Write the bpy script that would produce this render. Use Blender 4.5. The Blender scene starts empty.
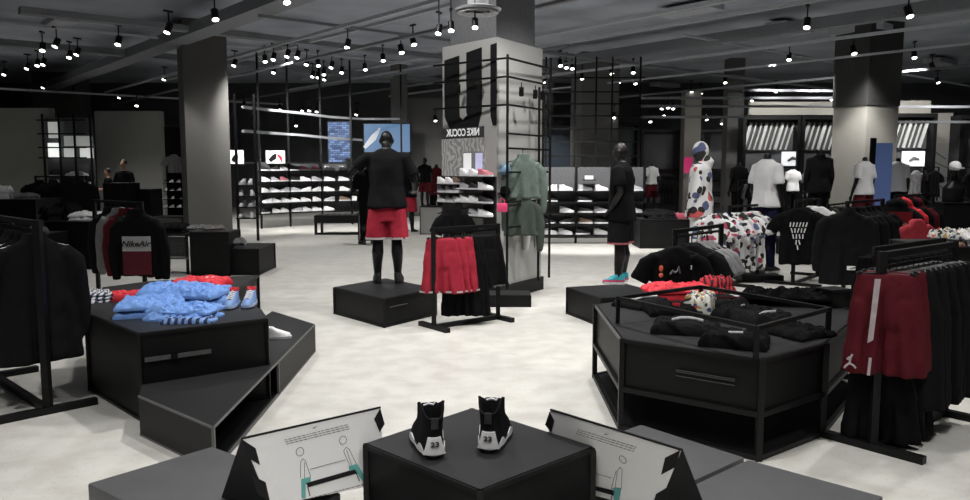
import bpy, bmesh, math, random
from mathutils import Vector, Matrix, noise
R = math.radians
PI = math.pi
rnd = random.Random(7)
COL = bpy.context.scene.collection
CAMH, F, HZ = 1.6, 780.0, 168.0
TH = math.atan((250 - HZ) / F)

# ---------------------------------------------------------------- measuring helpers
def ray(px, py):
    return Vector((px - 485, F * math.cos(TH) + (250 - py) * math.sin(TH), -F * math.sin(TH) + (250 - py) * math.cos(TH)))
def W(px, py, z=0.0):
    v = ray(px, py); t = (z - CAMH) / v.z
    return Vector((v.x * t, v.y * t, z))
def D(px, py, d):
    v = ray(px, py); t = d / v.y
    return Vector((v.x * t, d, CAMH + v.z * t))

# ---------------------------------------------------------------- materials
MATS = {}
def nt(name):
    m = bpy.data.materials.new(name); m.use_nodes = True
    t = m.node_tree; b = t.nodes['Principled BSDF']
    return m, t, b
def mat(name, col, rough=.6, metal=0., var=.12, scale=30., bump=0., bscale=200., spec=.5, sheen=0.):
    if name in MATS: return MATS[name]
    m, t, b = nt(name)
    tc = t.nodes.new('ShaderNodeTexCoord')
    n = t.nodes.new('ShaderNodeTexNoise'); n.inputs['Scale'].default_value = scale; n.inputs['Detail'].default_value = 4
    t.links.new(tc.outputs['Object'], n.inputs['Vector'])
    r = t.nodes.new('ShaderNodeValToRGB')
    r.color_ramp.elements[0].position = .3; r.color_ramp.elements[1].position = .7
    r.color_ramp.elements[0].color = [c * (1 - var) for c in col] + [1]
    r.color_ramp.elements[1].color = [min(1, c * (1 + var)) for c in col] + [1]
    t.links.new(n.outputs['Fac'], r.inputs['Fac']); t.links.new(r.outputs['Color'], b.inputs['Base Color'])
    b.inputs['Roughness'].default_value = rough; b.inputs['Metallic'].default_value = metal
    b.inputs['Specular IOR Level'].default_value = spec
    if sheen: b.inputs['Sheen Weight'].default_value = sheen
    if bump:
        n2 = t.nodes.new('ShaderNodeTexNoise'); n2.inputs['Scale'].default_value = bscale; n2.inputs['Detail'].default_value = 3
        t.links.new(tc.outputs['Object'], n2.inputs['Vector'])
        bp = t.nodes.new('ShaderNodeBump'); bp.inputs['Strength'].default_value = bump; bp.inputs['Distance'].default_value = .01
        t.links.new(n2.outputs['Fac'], bp.inputs['Height']); t.links.new(bp.outputs['Normal'], b.inputs['Normal'])
    MATS[name] = m
    return m
def emis(name, col, s, base=(.8, .8, .8)):
    if name in MATS: return MATS[name]
    m, t, b = nt(name)
    b.inputs['Base Color'].default_value = (*base, 1)
    b.inputs['Emission Color'].default_value = (*col, 1); b.inputs['Emission Strength'].default_value = s
    MATS[name] = m
    return m
def floor_mat():
    m, t, b = nt('polished_concrete')
    tc = t.nodes.new('ShaderNodeTexCoord')
    n = t.nodes.new('ShaderNodeTexNoise'); n.inputs['Scale'].default_value = .9; n.inputs['Detail'].default_value = 8; n.inputs['Roughness'].default_value = .65
    t.links.new(tc.outputs['Object'], n.inputs['Vector'])
    r = t.nodes.new('ShaderNodeValToRGB')
    r.color_ramp.elements[0].position = .3; r.color_ramp.elements[0].color = (.50, .495, .47, 1)
    r.color_ramp.elements[1].position = .68; r.color_ramp.elements[1].color = (.60, .595, .56, 1)
    t.links.new(n.outputs['Fac'], r.inputs['Fac'])
    v = t.nodes.new('ShaderNodeTexVoronoi'); v.inputs['Scale'].default_value = 34
    t.links.new(tc.outputs['Object'], v.inputs['Vector'])
    r2 = t.nodes.new('ShaderNodeValToRGB')
    r2.color_ramp.elements[0].position = .07; r2.color_ramp.elements[0].color = (.3, .28, .25, 1)
    r2.color_ramp.elements[1].position = .2; r2.color_ramp.elements[1].color = (1, 1, 1, 1)
    t.links.new(v.outputs['Distance'], r2.inputs['Fac'])
    n3 = t.nodes.new('ShaderNodeTexNoise'); n3.inputs['Scale'].default_value = 5; n3.inputs['Detail'].default_value = 6
    t.links.new(tc.outputs['Object'], n3.inputs['Vector'])
    r3 = t.nodes.new('ShaderNodeValToRGB')
    r3.color_ramp.elements[0].position = .35; r3.color_ramp.elements[0].color = (.86, .85, .84, 1)
    r3.color_ramp.elements[1].position = .6; r3.color_ramp.elements[1].color = (1, 1, 1, 1)
    t.links.new(n3.outputs['Fac'], r3.inputs['Fac'])
    mx = t.nodes.new('ShaderNodeMixRGB'); mx.blend_type = 'MULTIPLY'; mx.inputs[0].default_value = .4
    t.links.new(r.outputs['Color'], mx.inputs[1]); t.links.new(r2.outputs['Color'], mx.inputs[2])
    m2 = t.nodes.new('ShaderNodeMixRGB'); m2.blend_type = 'MULTIPLY'; m2.inputs[0].default_value = 1
    t.links.new(mx.outputs['Color'], m2.inputs[1]); t.links.new(r3.outputs['Color'], m2.inputs[2])
    t.links.new(m2.outputs['Color'], b.inputs['Base Color'])
    rr = t.nodes.new('ShaderNodeMapRange'); rr.inputs['To Min'].default_value = .34; rr.inputs['To Max'].default_value = .6
    t.links.new(n3.outputs['Fac'], rr.inputs['Value']); t.links.new(rr.outputs['Result'], b.inputs['Roughness'])
    b.inputs['Specular IOR Level'].default_value = .35
    return m
def pattern_mat(name, cols, scale=14., base=(.75, .75, .76)):
    """all-over print: bold curved patches in a few colours on white cloth"""
    if name in MATS: return MATS[name]
    m, t, b = nt(name)
    tc = t.nodes.new('ShaderNodeTexCoord')
    n = t.nodes.new('ShaderNodeTexNoise'); n.inputs['Scale'].default_value = scale * .6; n.inputs['Detail'].default_value = 1
    oi = t.nodes.new('ShaderNodeObjectInfo'); of = t.nodes.new('ShaderNodeVectorMath'); of.operation = 'MULTIPLY_ADD'
    t.links.new(oi.outputs['Random'], of.inputs[0]); of.inputs[1].default_value = (9, 7, 5); t.links.new(tc.outputs['Object'], of.inputs[2])
    t.links.new(of.outputs[0], n.inputs['Vector'])
    va = t.nodes.new('ShaderNodeMixRGB'); va.blend_type = 'ADD'; va.inputs[0].default_value = .22
    t.links.new(of.outputs[0], va.inputs[1]); t.links.new(n.outputs['Color'], va.inputs[2])
    v = t.nodes.new('ShaderNodeTexVoronoi'); v.inputs['Scale'].default_value = scale
    t.links.new(va.outputs['Color'], v.inputs['Vector'])
    s = t.nodes.new('ShaderNodeSeparateColor'); t.links.new(v.outputs['Color'], s.inputs['Color'])
    r = t.nodes.new('ShaderNodeValToRGB'); r.color_ramp.interpolation = 'CONSTANT'
    e = r.color_ramp.elements
    e[0].position = 0; e[0].color = (*base, 1)
    e[1].position = .24; e[1].color = (*cols[0], 1)
    for i, c in enumerate(cols[1:]):
        q = e.new(.24 + .76 * (i + 1) / len(cols)); q.color = (*c, 1)
    t.links.new(s.outputs[0], r.inputs['Fac'])
    r2 = t.nodes.new('ShaderNodeValToRGB'); r2.color_ramp.interpolation = 'CONSTANT'
    r2.color_ramp.elements[0].color = (1, 1, 1, 1); r2.color_ramp.elements[1].position = .52; r2.color_ramp.elements[1].color = (0, 0, 0, 1)
    t.links.new(v.outputs['Distance'], r2.inputs['Fac'])
    mx = t.nodes.new('ShaderNodeMixRGB'); mx.inputs[1].default_value = (*base, 1)
    t.links.new(r2.outputs['Color'], mx.inputs[0]); t.links.new(r.outputs['Color'], mx.inputs[2])
    t.links.new(mx.outputs['Color'], b.inputs['Base Color']); b.inputs['Roughness'].default_value = .8
    MATS[name] = m
    return m
def wave_mat(name, c1, c2, scale=12, dist=0., rot=(0, 0, 0), rough=.7, width=.5):
    if name in MATS: return MATS[name]
    m, t, b = nt(name)
    tc = t.nodes.new('ShaderNodeTexCoord'); mp = t.nodes.new('ShaderNodeMapping'); mp.inputs['Rotation'].default_value = rot
    t.links.new(tc.outputs['Object'], mp.inputs['Vector'])
    w = t.nodes.new('ShaderNodeTexWave'); w.inputs['Scale'].default_value = scale; w.inputs['Distortion'].default_value = dist
    t.links.new(mp.outputs['Vector'], w.inputs['Vector'])
    r = t.nodes.new('ShaderNodeValToRGB')
    r.color_ramp.elements[0].position = width - .05; r.color_ramp.elements[0].color = (*c1, 1)
    r.color_ramp.elements[1].position = width + .05; r.color_ramp.elements[1].color = (*c2, 1)
    t.links.new(w.outputs['Fac'], r.inputs['Fac']); t.links.new(r.outputs['Color'], b.inputs['Base Color'])
    b.inputs['Roughness'].default_value = rough
    MATS[name] = m
    return m

BLK = mat('black_powder_coated_steel', (.006, .006, .0065), .45, spec=.22)
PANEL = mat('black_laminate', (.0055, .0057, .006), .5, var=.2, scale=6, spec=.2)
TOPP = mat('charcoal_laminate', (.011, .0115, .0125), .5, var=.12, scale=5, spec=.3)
EDGE = mat('worn_steel_edge', (.09, .09, .092), .4)
LEATH = mat('grey_leatherette', (.075, .076, .08), .5, var=.08, scale=8, bump=.08, bscale=500)
LEATH2 = mat('dark_leatherette_side', (.012, .012, .013), .5, spec=.3)
WHITE = mat('white_card', (.76, .76, .76), .55, var=.01)
CARDB = mat('black_card', (.012, .012, .013), .55, spec=.2)
CLB = mat('black_cotton', (.0052, .0052, .0058), .9, bump=.2, spec=.08)
CLB2 = mat('washed_black_cotton', (.0085, .0088, .0098), .9, bump=.2, spec=.08)
CLG = mat('grey_marl_cotton', (.17, .17, .175), .9, bump=.2)
CLW = mat('white_cotton', (.72, .72, .73), .85, var=.02, bump=.15, spec=.2)
CLR = mat('bright_red_jersey', (.62, .018, .035), .7, bump=.2)
CLRS = mat('red_basketball_mesh', (.34, .02, .04), .75, bump=.2, spec=.2)
CLM = mat('maroon_mesh', (.08, .007, .012), .8, bump=.2, spec=.15)
CLBL = mat('light_blue_cotton', (.17, .33, .72), .8, bump=.25, var=.1)
CLNV = mat('navy_cotton', (.012, .012, .04), .9, bump=.2, spec=.1)
CLGN = mat('sage_green_fleece', (.12, .16, .14), .85, bump=.2)
CLPK = mat('pink_plastic', (.7, .06, .17), .5)
SKINM = mat('black_gloss_fibreglass', (.008, .008, .009), .36, spec=.3)
SKING = mat('charcoal_satin_fibreglass', (.014, .0125, .012), .42, spec=.4)
SKINP = mat('skin', (.45, .25, .17), .6)
HAIR = mat('dark_hair', (.01, .008, .007), .6)
CHROME = mat('brushed_chrome', (.5, .5, .52), .25, metal=1.)
SILV = mat('silver_rubber', (.62, .62, .63), .4)
SUEDE = mat('black_suede', (.006, .006, .0075), .8, bump=.3, bscale=300, spec=.12)
RUBB = mat('black_rubber', (.008, .008, .009), .5, spec=.25)
CONC = mat('grey_cladding', (.085, .083, .078), .7, var=.06, scale=1.2)
CONC2 = mat('dark_painted_column', (.13, .13, .127), .75, var=.06, scale=1.5)
PALE = mat('pale_plaster', (.34, .33, .30), .75, var=.06, scale=1.5)
GREYP = mat('light_grey_panel', (.26, .26, .255), .55, var=.05, scale=2)
LINEK = mat('printed_grey_ink', (.12, .12, .12), .6)
TEAL = mat('printed_teal_ink', (.12, .38, .36), .6)
LENS = emis('spot_lens', (1, .97, .92), 9)

# ---------------------------------------------------------------- mesh helpers
def box(bm, c, s, rz=0., rot=None):
    M = Matrix.Translation(Vector(c)) @ (rot if rot else Matrix.Rotation(rz, 4, 'Z')) @ Matrix.Diagonal((*s, 1))
    return bmesh.ops.create_cube(bm, size=1, matrix=M)
def rod(bm, a, b, r=.01, n=8):
    a, b = Vector(a), Vector(b); d = b - a
    M = Matrix.Translation((a + b) / 2) @ d.to_track_quat('Z', 'Y').to_matrix().to_4x4()
    bmesh.ops.create_cone(bm, cap_ends=True, segments=n, radius1=r, radius2=r, depth=d.length, matrix=M)
def bar(bm, a, b, w=.03, h=None, up=(0, 0, 1)):
    """square steel tube from a to b"""
    h = h or w; a, b = Vector(a), Vector(b); d = (b - a); L = d.length; d.normalize()
    u = Vector(up)
    if abs(d.dot(u)) > .98: u = Vector((1, 0, 0))
    s = d.cross(u).normalized(); u = s.cross(d).normalized()
    M = Matrix((s, d, u)).transposed().to_4x4(); M.translation = (a + b) / 2
    bmesh.ops.create_cube(bm, size=1, matrix=M @ Matrix.Diagonal((w, L, h, 1)))
def prism(bm, poly, z0, z1):
    lo = [bm.verts.new((p[0], p[1], z0)) for p in poly]; hi = [bm.verts.new((p[0], p[1], z1)) for p in poly]
    n = len(poly)
    bm.faces.new(hi); bm.faces.new(lo[::-1])
    for i in range(n): bm.faces.new((lo[i], lo[(i + 1) % n], hi[(i + 1) % n], hi[i]))
def rings(bm, rr, cap=True):
    """loft through rings of equally many points"""
    vs = [[bm.verts.new(p) for p in r] for r in rr]
    n = len(vs[0])
    for a, b in zip(vs, vs[1:]):
        for i in range(n): bm.faces.new((a[i], a[(i + 1) % n], b[(i + 1) % n], b[i]))
    if cap:
        bm.faces.new(vs[0][::-1]); bm.faces.new(vs[-1])
def limb(bm, pts, rad, n=10):
    pts = [Vector(p) for p in pts]; rr = []
    for i, p in enumerate(pts):
        d = (pts[min(i + 1, len(pts) - 1)] - pts[max(i - 1, 0)]).normalized()
        u = Vector((0, 1, 0)) if abs(d.y) < .8 else Vector((0, 0, 1))
        s = d.cross(u).normalized(); u = s.cross(d)
        r = rad[i]; rx, ry = r if isinstance(r, tuple) else (r, r)
        rr.append([p + s * math.cos(2 * PI * k / n) * rx + u * math.sin(2 * PI * k / n) * ry for k in range(n)])
    rings(bm, rr)
def lz(bm, rows, n=20, fold=None):
    """vertical loft: rows of (z, cx, cy, rx, ry); fold(angle, z) is added to the radius"""
    rr = []
    for (z, cx, cy, rx, ry) in rows:
        r = []
        for k in range(n):
            a = 2 * PI * k / n; f = 1 + (fold(a, z) if fold else 0)
            r.append(Vector((cx + rx * math.cos(a) * (1 + (f - 1) * .3), cy + ry * math.sin(a) * f, z)))
        rr.append(r)
    rings(bm, rr)
def ball(bm, c, s, u=12, v=8):
    bmesh.ops.create_uvsphere(bm, u_segments=u, v_segments=v, radius=1, matrix=Matrix.Translation(Vector(c)) @ Matrix.Diagonal((*s, 1)))
def remesh(bm, vox=.02, smooth=2):
    """merge the overlapping shapes of a bmesh into one continuous surface"""
    bmesh.ops.recalc_face_normals(bm, faces=bm.faces[:])
    me = bpy.data.meshes.new('t'); bm.to_mesh(me); bm.free()
    o = bpy.data.objects.new('t', me); COL.objects.link(o)
    md = o.modifiers.new('r', 'REMESH'); md.mode = 'VOXEL'; md.voxel_size = vox
    if smooth:
        s = o.modifiers.new('s', 'SMOOTH'); s.iterations = smooth; s.factor = .5
    dg = bpy.context.evaluated_depsgraph_get()
    ev = o.evaluated_get(dg); out = bpy.data.meshes.new_from_object(ev)
    b2 = bmesh.new(); b2.from_mesh(out)
    bpy.data.objects.remove(o); bpy.data.meshes.remove(me); bpy.data.meshes.remove(out)
    return b2
def crumple(bm, amp=.01, sc=8, seed=0):
    o = Vector((seed * 3.1, seed * 1.7, seed * .9))
    bm.normal_update()
    mv = [(v, v.normal.copy() * noise.noise(v.co * sc + o) * amp) for v in bm.verts]
    for v, d in mv: v.co += d
def mesh_of(bm, name, m, smooth=True, bevel=0):
    if bevel: bmesh.ops.bevel(bm, geom=bm.edges[:], offset=bevel, segments=2, affect='EDGES', profile=.6)
    bmesh.ops.recalc_face_normals(bm, faces=bm.faces[:])
    me = bpy.data.meshes.new(name)
    for mm in (m if isinstance(m, list) else [m]): me.materials.append(mm)
    for f in bm.faces: f.smooth = smooth
    bm.to_mesh(me); bm.free()
    if smooth:
        me.set_sharp_from_angle(angle=R(38))
    return me
def obj(name, bm, m, parent=None, smooth=True, bevel=0, label=None, world=False):
    if world and parent: bmesh.ops.translate(bm, verts=bm.verts[:], vec=-parent.location)
    me = bm if isinstance(bm, bpy.types.Mesh) else mesh_of(bm, name, m, smooth, bevel)
    o = bpy.data.objects.new(name, me); COL.objects.link(o)
    if parent: o.parent = parent
    if label: o['label'] = label
    return o
def tag(o, label, cat, group=None, kind=None):
    if label: o['label'] = label
    if cat: o['category'] = cat
    if group: o['group'] = group
    if kind: o['kind'] = kind
    return o
def thing(name, label, cat, loc=(0, 0, 0), rz=0., group=None):
    o = bpy.data.objects.new(name, None); COL.objects.link(o); o.empty_display_size = .1
    o.location = loc; o.rotation_euler = (0, 0, rz)
    return tag(o, label, cat, group)
def struct(name, bm, m, smooth=False, bevel=0):
    o = obj(name, bm, m, None, smooth, bevel); o['kind'] = 'structure'; return o
def dup(root, loc, rz=None, label=None, group=None, scale=None):
    r = root.copy(); COL.objects.link(r); r.location = loc
    if rz is not None: r.rotation_euler = (0, 0, rz)
    if scale: r.scale = scale
    if label: r['label'] = label
    if group: r['group'] = group
    def rec(src, dst):
        for ch in src.children:
            c = ch.copy(); COL.objects.link(c); c.parent = dst; rec(ch, c)
    rec(root, r)
    return r
def text(name, body, size, m, parent, loc, rot, mirror=False, extrude=.001, label=None, shear=0, sx=1.):
    cu = bpy.data.curves.new('t', 'FONT'); cu.body = body; cu.size = size; cu.extrude = extrude; cu.align_x = 'CENTER'; cu.align_y = 'CENTER'
    cu.shear = shear; cu.offset = size * .028
    o = bpy.data.objects.new('t', cu); COL.objects.link(o)
    bpy.context.view_layer.update()
    me = bpy.data.meshes.new_from_object(o.evaluated_get(bpy.context.evaluated_depsgraph_get()))
    bpy.data.objects.remove(o)
    me.transform(Matrix.Diagonal((-sx if mirror else sx, 1, 1, 1)))
    if mirror: me.flip_normals()
    me.materials.clear(); me.materials.append(m)
    t = bpy.data.objects.new(name, me); COL.objects.link(t); t.parent = parent; t.location = loc; t.rotation_euler = rot
    if label: t['label'] = label
    return t
NB = bmesh.new

# ================================================================ SETTING
b = NB(); box(b, (0, 13, -.05), (46, 38, .1)); struct('floor', b, floor_mat())
b = NB(); box(b, (0, 13, 5.05), (46, 38, .1)); struct('ceiling', b, mat('painted_soffit', (.42, .45, .51), .8, var=.25, scale=.6, spec=.1))
WD = mat('dark_wall_paint', (.07, .073, .08), .8, var=.1, scale=1)
b = NB(); box(b, (0, 32, 2.5), (46, .2, 5)); struct('wall_back', b, WD)
b = NB(); box(b, (-23, 13, 2.5), (.2, 38, 5)); struct('wall_left', b, WD)
b = NB(); box(b, (23, 13, 2.5), (.2, 38, 5)); struct('wall_right', b, WD)
b = NB(); box(b, (0, -6, 2.5), (46, .2, 5)); struct('wall_front', b, WD)
# partition walls at the left
def partition(name, pxa, pxb, d, pytop, m, dd=.3):
    a = D(pxa, pytop, d); c = D(pxb, pytop, d)
    bb = NB(); box(bb, ((a.x + c.x) / 2, d + dd / 2, a.z / 2), (c.x - a.x, dd, a.z)); return struct(name, bb, m)
WL = mat('grey_partition', (.26, .26, .25), .8, var=.05, scale=1)
partition('wall_partition_far_left', -90, 49, 24, 108, mat('dark_partition', (.22, .22, .21), .8, var=.05, scale=1))
partition('wall_partition_left', 94, 160, 25, 111, WL)
partition('wall_partition_center', 404, 446, 26, 98, mat('dim_partition', (.13, .13, .128), .8))
partition('wall_partition_right', 930, 953, 22.5, 113, PALE)
# pillars
def pillar(name, px, py, d, w, m, rz, top=5.0, z0=0, dd=None):
    x = D(px, py, d).x
    bb = NB(); box(bb, (x, d, (top + z0) / 2), (w, dd or w, top - z0), rz)
    return struct(name, bb, m)
pillar('wall_pillar_left', 207, 200, 18.8, .98, CONC, R(28))
pillar('wall_pillar_far_left', 68, 200, 29, 1.5, CONC, R(10))
pillar('wall_pillar_lattice', 593, 200, 24, 1.15, CONC2, R(10))
pillar('wall_pillar_right_head', 866, 100, 19, 1.04, mat('dark_column_head', (.045, .045, .044), .8), R(22), 5.0, 3.06)
pillar('wall_pillar_right', 866, 100, 19, 1.0, PALE, R(22), 3.06)
pillar('wall_pillar_back', 690, 150, 27, .55, PALE, 0, 4.2)
pillar('wall_pillar_back_grey', 732, 150, 25, .5, CONC2, 0)
pillar('wall_pillar_back_dark', 540, 150, 29, .9, CONC2, 0)
pillar('wall_pillar_screen', 400, 150, 25.5, .5, CONC2, 0)
# central clad pillar --------------------------------------------------------
A2 = Vector((.14, 9.3, 0)); B2 = Vector((-.54, 10.1, 0)); C2 = Vector((.74, 10.25, 0)); E2 = B2 + C2 - A2
ctr = (A2 + E2) / 2
t = thing('clad_pillar', 'wide central pillar with giant black letter U and mirrored writing on its pale cladding', 'pillar', ctr)
b = NB(); prism(b, [A2, C2, E2, B2], .17, 3.12); obj('cladding', b, mat('pale_cladding', (.42, .42, .41), .5, var=.03, scale=2), t, False, world=True)
sh = .16
b = NB(); prism(b, [A2.lerp(ctr, sh), C2.lerp(ctr, sh), E2.lerp(ctr, sh), B2.lerp(ctr, sh)], 3.12, 5.0); obj('upper_column', b, mat('smoke_grey_paint', (.16, .165, .175), .8), t, False, world=True)
b = NB(); prism(b, [A2.lerp(ctr, -.06), C2.lerp(ctr, -.06), E2.lerp(ctr, -.06), B2.lerp(ctr, -.06)], 0, .17); obj('plinth', b, PANEL, t, False, world=True)
fu = (A2 - B2).normalized(); fL = (A2 - B2).length; fn = Vector((fu.y, -fu.x, 0))      # front face runs from B2 (left) to A2
fang = math.atan2(fu.y, fu.x)
def onF(u, z, off=.004): return B2 + fu * (u * fL) + fn * off + Vector((0, 0, z))
def facepoly(bm, pts, off0=.0, off1=.012):
    lo = [bm.verts.new(onF(u, z, off0)) for u, z in pts]; hi = [bm.verts.new(onF(u, z, off1)) for u, z in pts]
    n = len(pts); bm.faces.new(hi); bm.faces.new(lo[::-1])
    for i in range(n): bm.faces.new((lo[i], lo[(i + 1) % n], hi[(i + 1) % n], hi[i]))
LET = mat('black_vinyl_letter', (.012, .0125, .013), .6, spec=.15)
def stadium(u0, u1, z0, z1, top=False, bot=True, n=8):
    """upright bar with a rounded lower end, as (u,z) points"""
    r = (u1 - u0) / 2; rz = r * fL
    pts = [(u1, z1), (u0, z1)]
    for k in range(n + 1):
        a = PI + PI * k / n
        pts.append((u0 + r + r * math.cos(a), z0 + rz + rz * math.sin(a)))
    return pts
# letters: two black bars left and right of a pale slot, closed below into a U
b = NB(); facepoly(b, [(.05, 2.95), (.05, 2.25), (.14, 2.10), (.26, 2.10), (.33, 2.22), (.33, 2.98)]); obj('letter', b, LET, t, False, world=True)
b = NB(); facepoly(b, [(.47, 3.0), (.47, 2.28), (.55, 2.10), (.68, 2.10), (.74, 2.28), (.74, 3.03)]); obj('letter', b, LET, t, False, world=True)
b = NB(); facepoly(b, [(.90, 3.04), (.90, 2.22), (.94, 2.10), (1., 2.10), (1., 3.05)]); obj('letter', b, LET, t, False, world=True)
b = NB(); facepoly(b, [(.26, 2.10), (.55, 2.10), (.47, 2.24), (.40, 2.19), (.33, 2.24)]); obj('letter_link', b, LET, t, False, world=True)
b = NB(); facepoly(b, [(.0, 2.10), (.78, 2.10), (.78, 1.97), (.0, 1.97)], 0, .008); obj('caption_band', b, mat('caption_grey', (.05, .05, .052), .6, spec=.2), t, False, world=True)
tx = text('caption', 'NIKE COCUK', .125, emis('caption_white', (1, 1, 1), .25), t, (0, 0, 0), (R(90), 0, fang), mirror=True, sx=.86)
tx.location = onF(.40, 2.035, .014) - ctr
STONE = wave_mat('relief_tile', (.28, .28, .28), (.5, .5, .5), 6, 14, (R(90), 0, 0), .6)
b = NB(); facepoly(b, [(0, 1.5), (.8, 1.5), (.8, 1.965), (0, 1.965)], 0, .02); obj('relief_panel', b, STONE, t, False, world=True)
b = NB(); facepoly(b, [(0, .5), (1, .5), (1, 1.495), (0, 1.495)], 0, .01); obj('back_panel', b, mat('dark_display_panel', (.03, .03, .032), .5), t, False, world=True)
b = NB(); facepoly(b, [(.42, .85), (.78, .85), (.78, 1.80), (.42, 1.80)], 0, .03); obj('niche_panel', b, GREYP, t, False, world=True)
b = NB(); facepoly(b, [(.66, 1.52), (.78, 1.52), (.78, 1.78), (.66, 1.78)], 0, .035); obj('picture', b, emis('blue_lightbox', (.12, .12, .5), .6), t, False, world=True)
b = NB(); facepoly(b, [(.44, 1.52), (.58, 1.52), (.58, 1.78), (.44, 1.78)], 0, .035); obj('picture', b, emis('pale_lightbox', (.8, .8, .8), .45), t, False, world=True)
SHF = []
for z in (1.40, 1.29, 1.17):
    b = NB(); facepoly(b, [(.0, z), (.40, z), (.40, z - .012), (.0, z - .012)], 0, .16); obj('shelf', b, BLK, t, False, world=True)
for z in (1.5, 1.34, 1.18, 1.02):
    b = NB(); facepoly(b, [(.44, z), (.98, z), (.98, z - .012), (.44, z - .012)], 0, .17); obj('shelf', b, BLK, t, False, world=True)

# rail frame wrapped round the pillar
t = thing('rail_stand', 'black steel rail frame wrapped round the central pillar, holding clothes and clip lamps', 'display frame', ctr)
o1, o2, o3 = A2 + Vector((.12, -.14, 0)), B2 + Vector((-.1, -.22, 0)), C2 + Vector((.1, -.1, 0))
for p, z1 in ((o1, 2.9), (o3, 3.0), (o1.lerp(o3, .72), 2.6)):
    b = NB(); bar(b, p + Vector((0, 0, 0.17)), p + Vector((0, 0, z1)), .03); obj('post', b, BLK, t, False, world=True)
for z in (2.86, 2.65, 2.33):
    b = NB(); bar(b, o2 + Vector((0, 0, z)), o1 + Vector((0, 0, z)), .022); bar(b, o1 + Vector((0, 0, z)), o3 + Vector((0, 0, z)), .022); obj('rail', b, BLK, t, False, world=True)
for z in (2.0, 1.83, 1.55, 1.2, 1.16, .9):
    b = NB(); bar(b, o1 + Vector((0, 0, z)), o3 + Vector((0, 0, z)), .022); obj('rail', b, BLK, t, False, world=True)
for k, u in enumerate((.35, .62, 1.3, 1.62, 1.8)):
    p = (o2.lerp(o1, u) if u < 1 else o1.lerp(o3, u - 1)) + Vector((0, -.02, 2.6 if u < 1 else 2.55))
    b = NB(); rod(b, p + Vector((0, 0, .06)), p + Vector((0, 0, 0)), .006); rod(b, p + Vector((0, -.02, .0)), p + Vector((0, .03, -.09)), .03, 10); obj('clip_lamp', b, BLK, t, True, world=True)

# far background bays --------------------------------------------------------
BAYS = mat('bay_back_panel', (.09, .092, .1), .6)
def bay(px0, px1, d, ztop, label, slats=True, poster=None, name='wall_shelving', back=BAYS, nsh=3, group=None):
    x0 = D(px0, 150, d).x; x1 = D(px1, 150, d).x; w = x1 - x0
    t = thing(name, label, 'shelving', ((x0 + x1) / 2, d, 0), 0, group)
    for s in (-1, 1):
        q = NB(); box(q, (s * (w / 2 - .04), 0, ztop / 2), (.09, .45, ztop)); obj('upright', q, BLK, t, False)
    q = NB(); box(q, (0, 0, ztop), (w, .47, .1)); obj('top_beam', q, BLK, t, False)
    q = NB(); box(q, (0, .2, ztop / 2), (w - .1, .03, ztop - .05)); obj('back_panel', q, back, t, False)
    if slats:
        q = NB(); box(q, (0, .12, ztop - .48), (w - .12, .04, .8)); h = obj('header_panel', q, mat('header_grey', (.06, .06, .06), .6), t, False)
        k = int(w / .17)
        q = NB()
        for i in range(k):
            xx = -w / 2 + .2 + i * (w - .4) / max(1, k - 1)
            bar(q, (xx - .1, .05, ztop - .85), (xx + .1, .05, ztop - .12), .035 if i % 3 else .075, .05, (0, 1, 0))
        obj('slats', q, mat('pale_slats', (.5, .52, .52), .6), h, False)
    for i in range(nsh):
        z = .35 + i * (ztop - 1.3) / nsh
        q = NB(); box(q, (0, 0, z), (w - .1, .42, .04)); obj('shelf', q, BLK, t, False)
    if poster:
        q = NB(); box(q, (poster[0], -.12, poster[1]), (poster[2], .05, poster[3])); pf = obj('lightbox', q, emis('poster_white', (.9, .92, .95), .7), t, False)
        q = NB()
        limb(q, [(poster[0] - .12, -.16, poster[1] - .06), (poster[0], -.16, poster[1] + .02), (poster[0] + .14, -.16, poster[1] - .02)], [.03, .05, .025])
        obj('printed_figure', q, CLG, pf)
    return t
bay(740, 797, 21.5, 2.95, 'black wall bay with slanted pale slats and lit picture, left of the pale lit pillar', poster=(.6, 1.85, .55, .38))
bay(798, 846, 21.4, 2.95, 'black wall bay with slanted slats touching the left side of the pale lit pillar')
bay(884, 931, 21.3, 3.0, 'black wall bay with upright pale slats and a lit picture right of the pale pillar', poster=(.1, 1.85, .6, .4))
bay(954, 990, 20.5, 2.9, 'dark wall bay at the right end of the far wall, behind the white cap', slats=False)
bay(640, 684, 28, 2.9, 'dim wall bay at the back above the white bench, behind the small white-shirted torso', slats=False, nsh=4)
bay(698, 742, 28, 2.9, 'dim wall bay at the back behind the print-clad mannequin, right of the cream pillar', slats=False, nsh=4)
TB = mat('bluish_back_panel', (.045, .06, .085), .5)
bay(541, 574, 27, 3.1, 'dark blue-grey wall bay at the back just right of the central pillar', slats=False, back=TB, nsh=2)
bay(614, 638, 27, 3.1, 'dim wall bay at the back between lattice pillar and headed black mannequin', slats=False, back=mat('teal_panel', (.06, .09, .09), .5), nsh=4)
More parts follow.
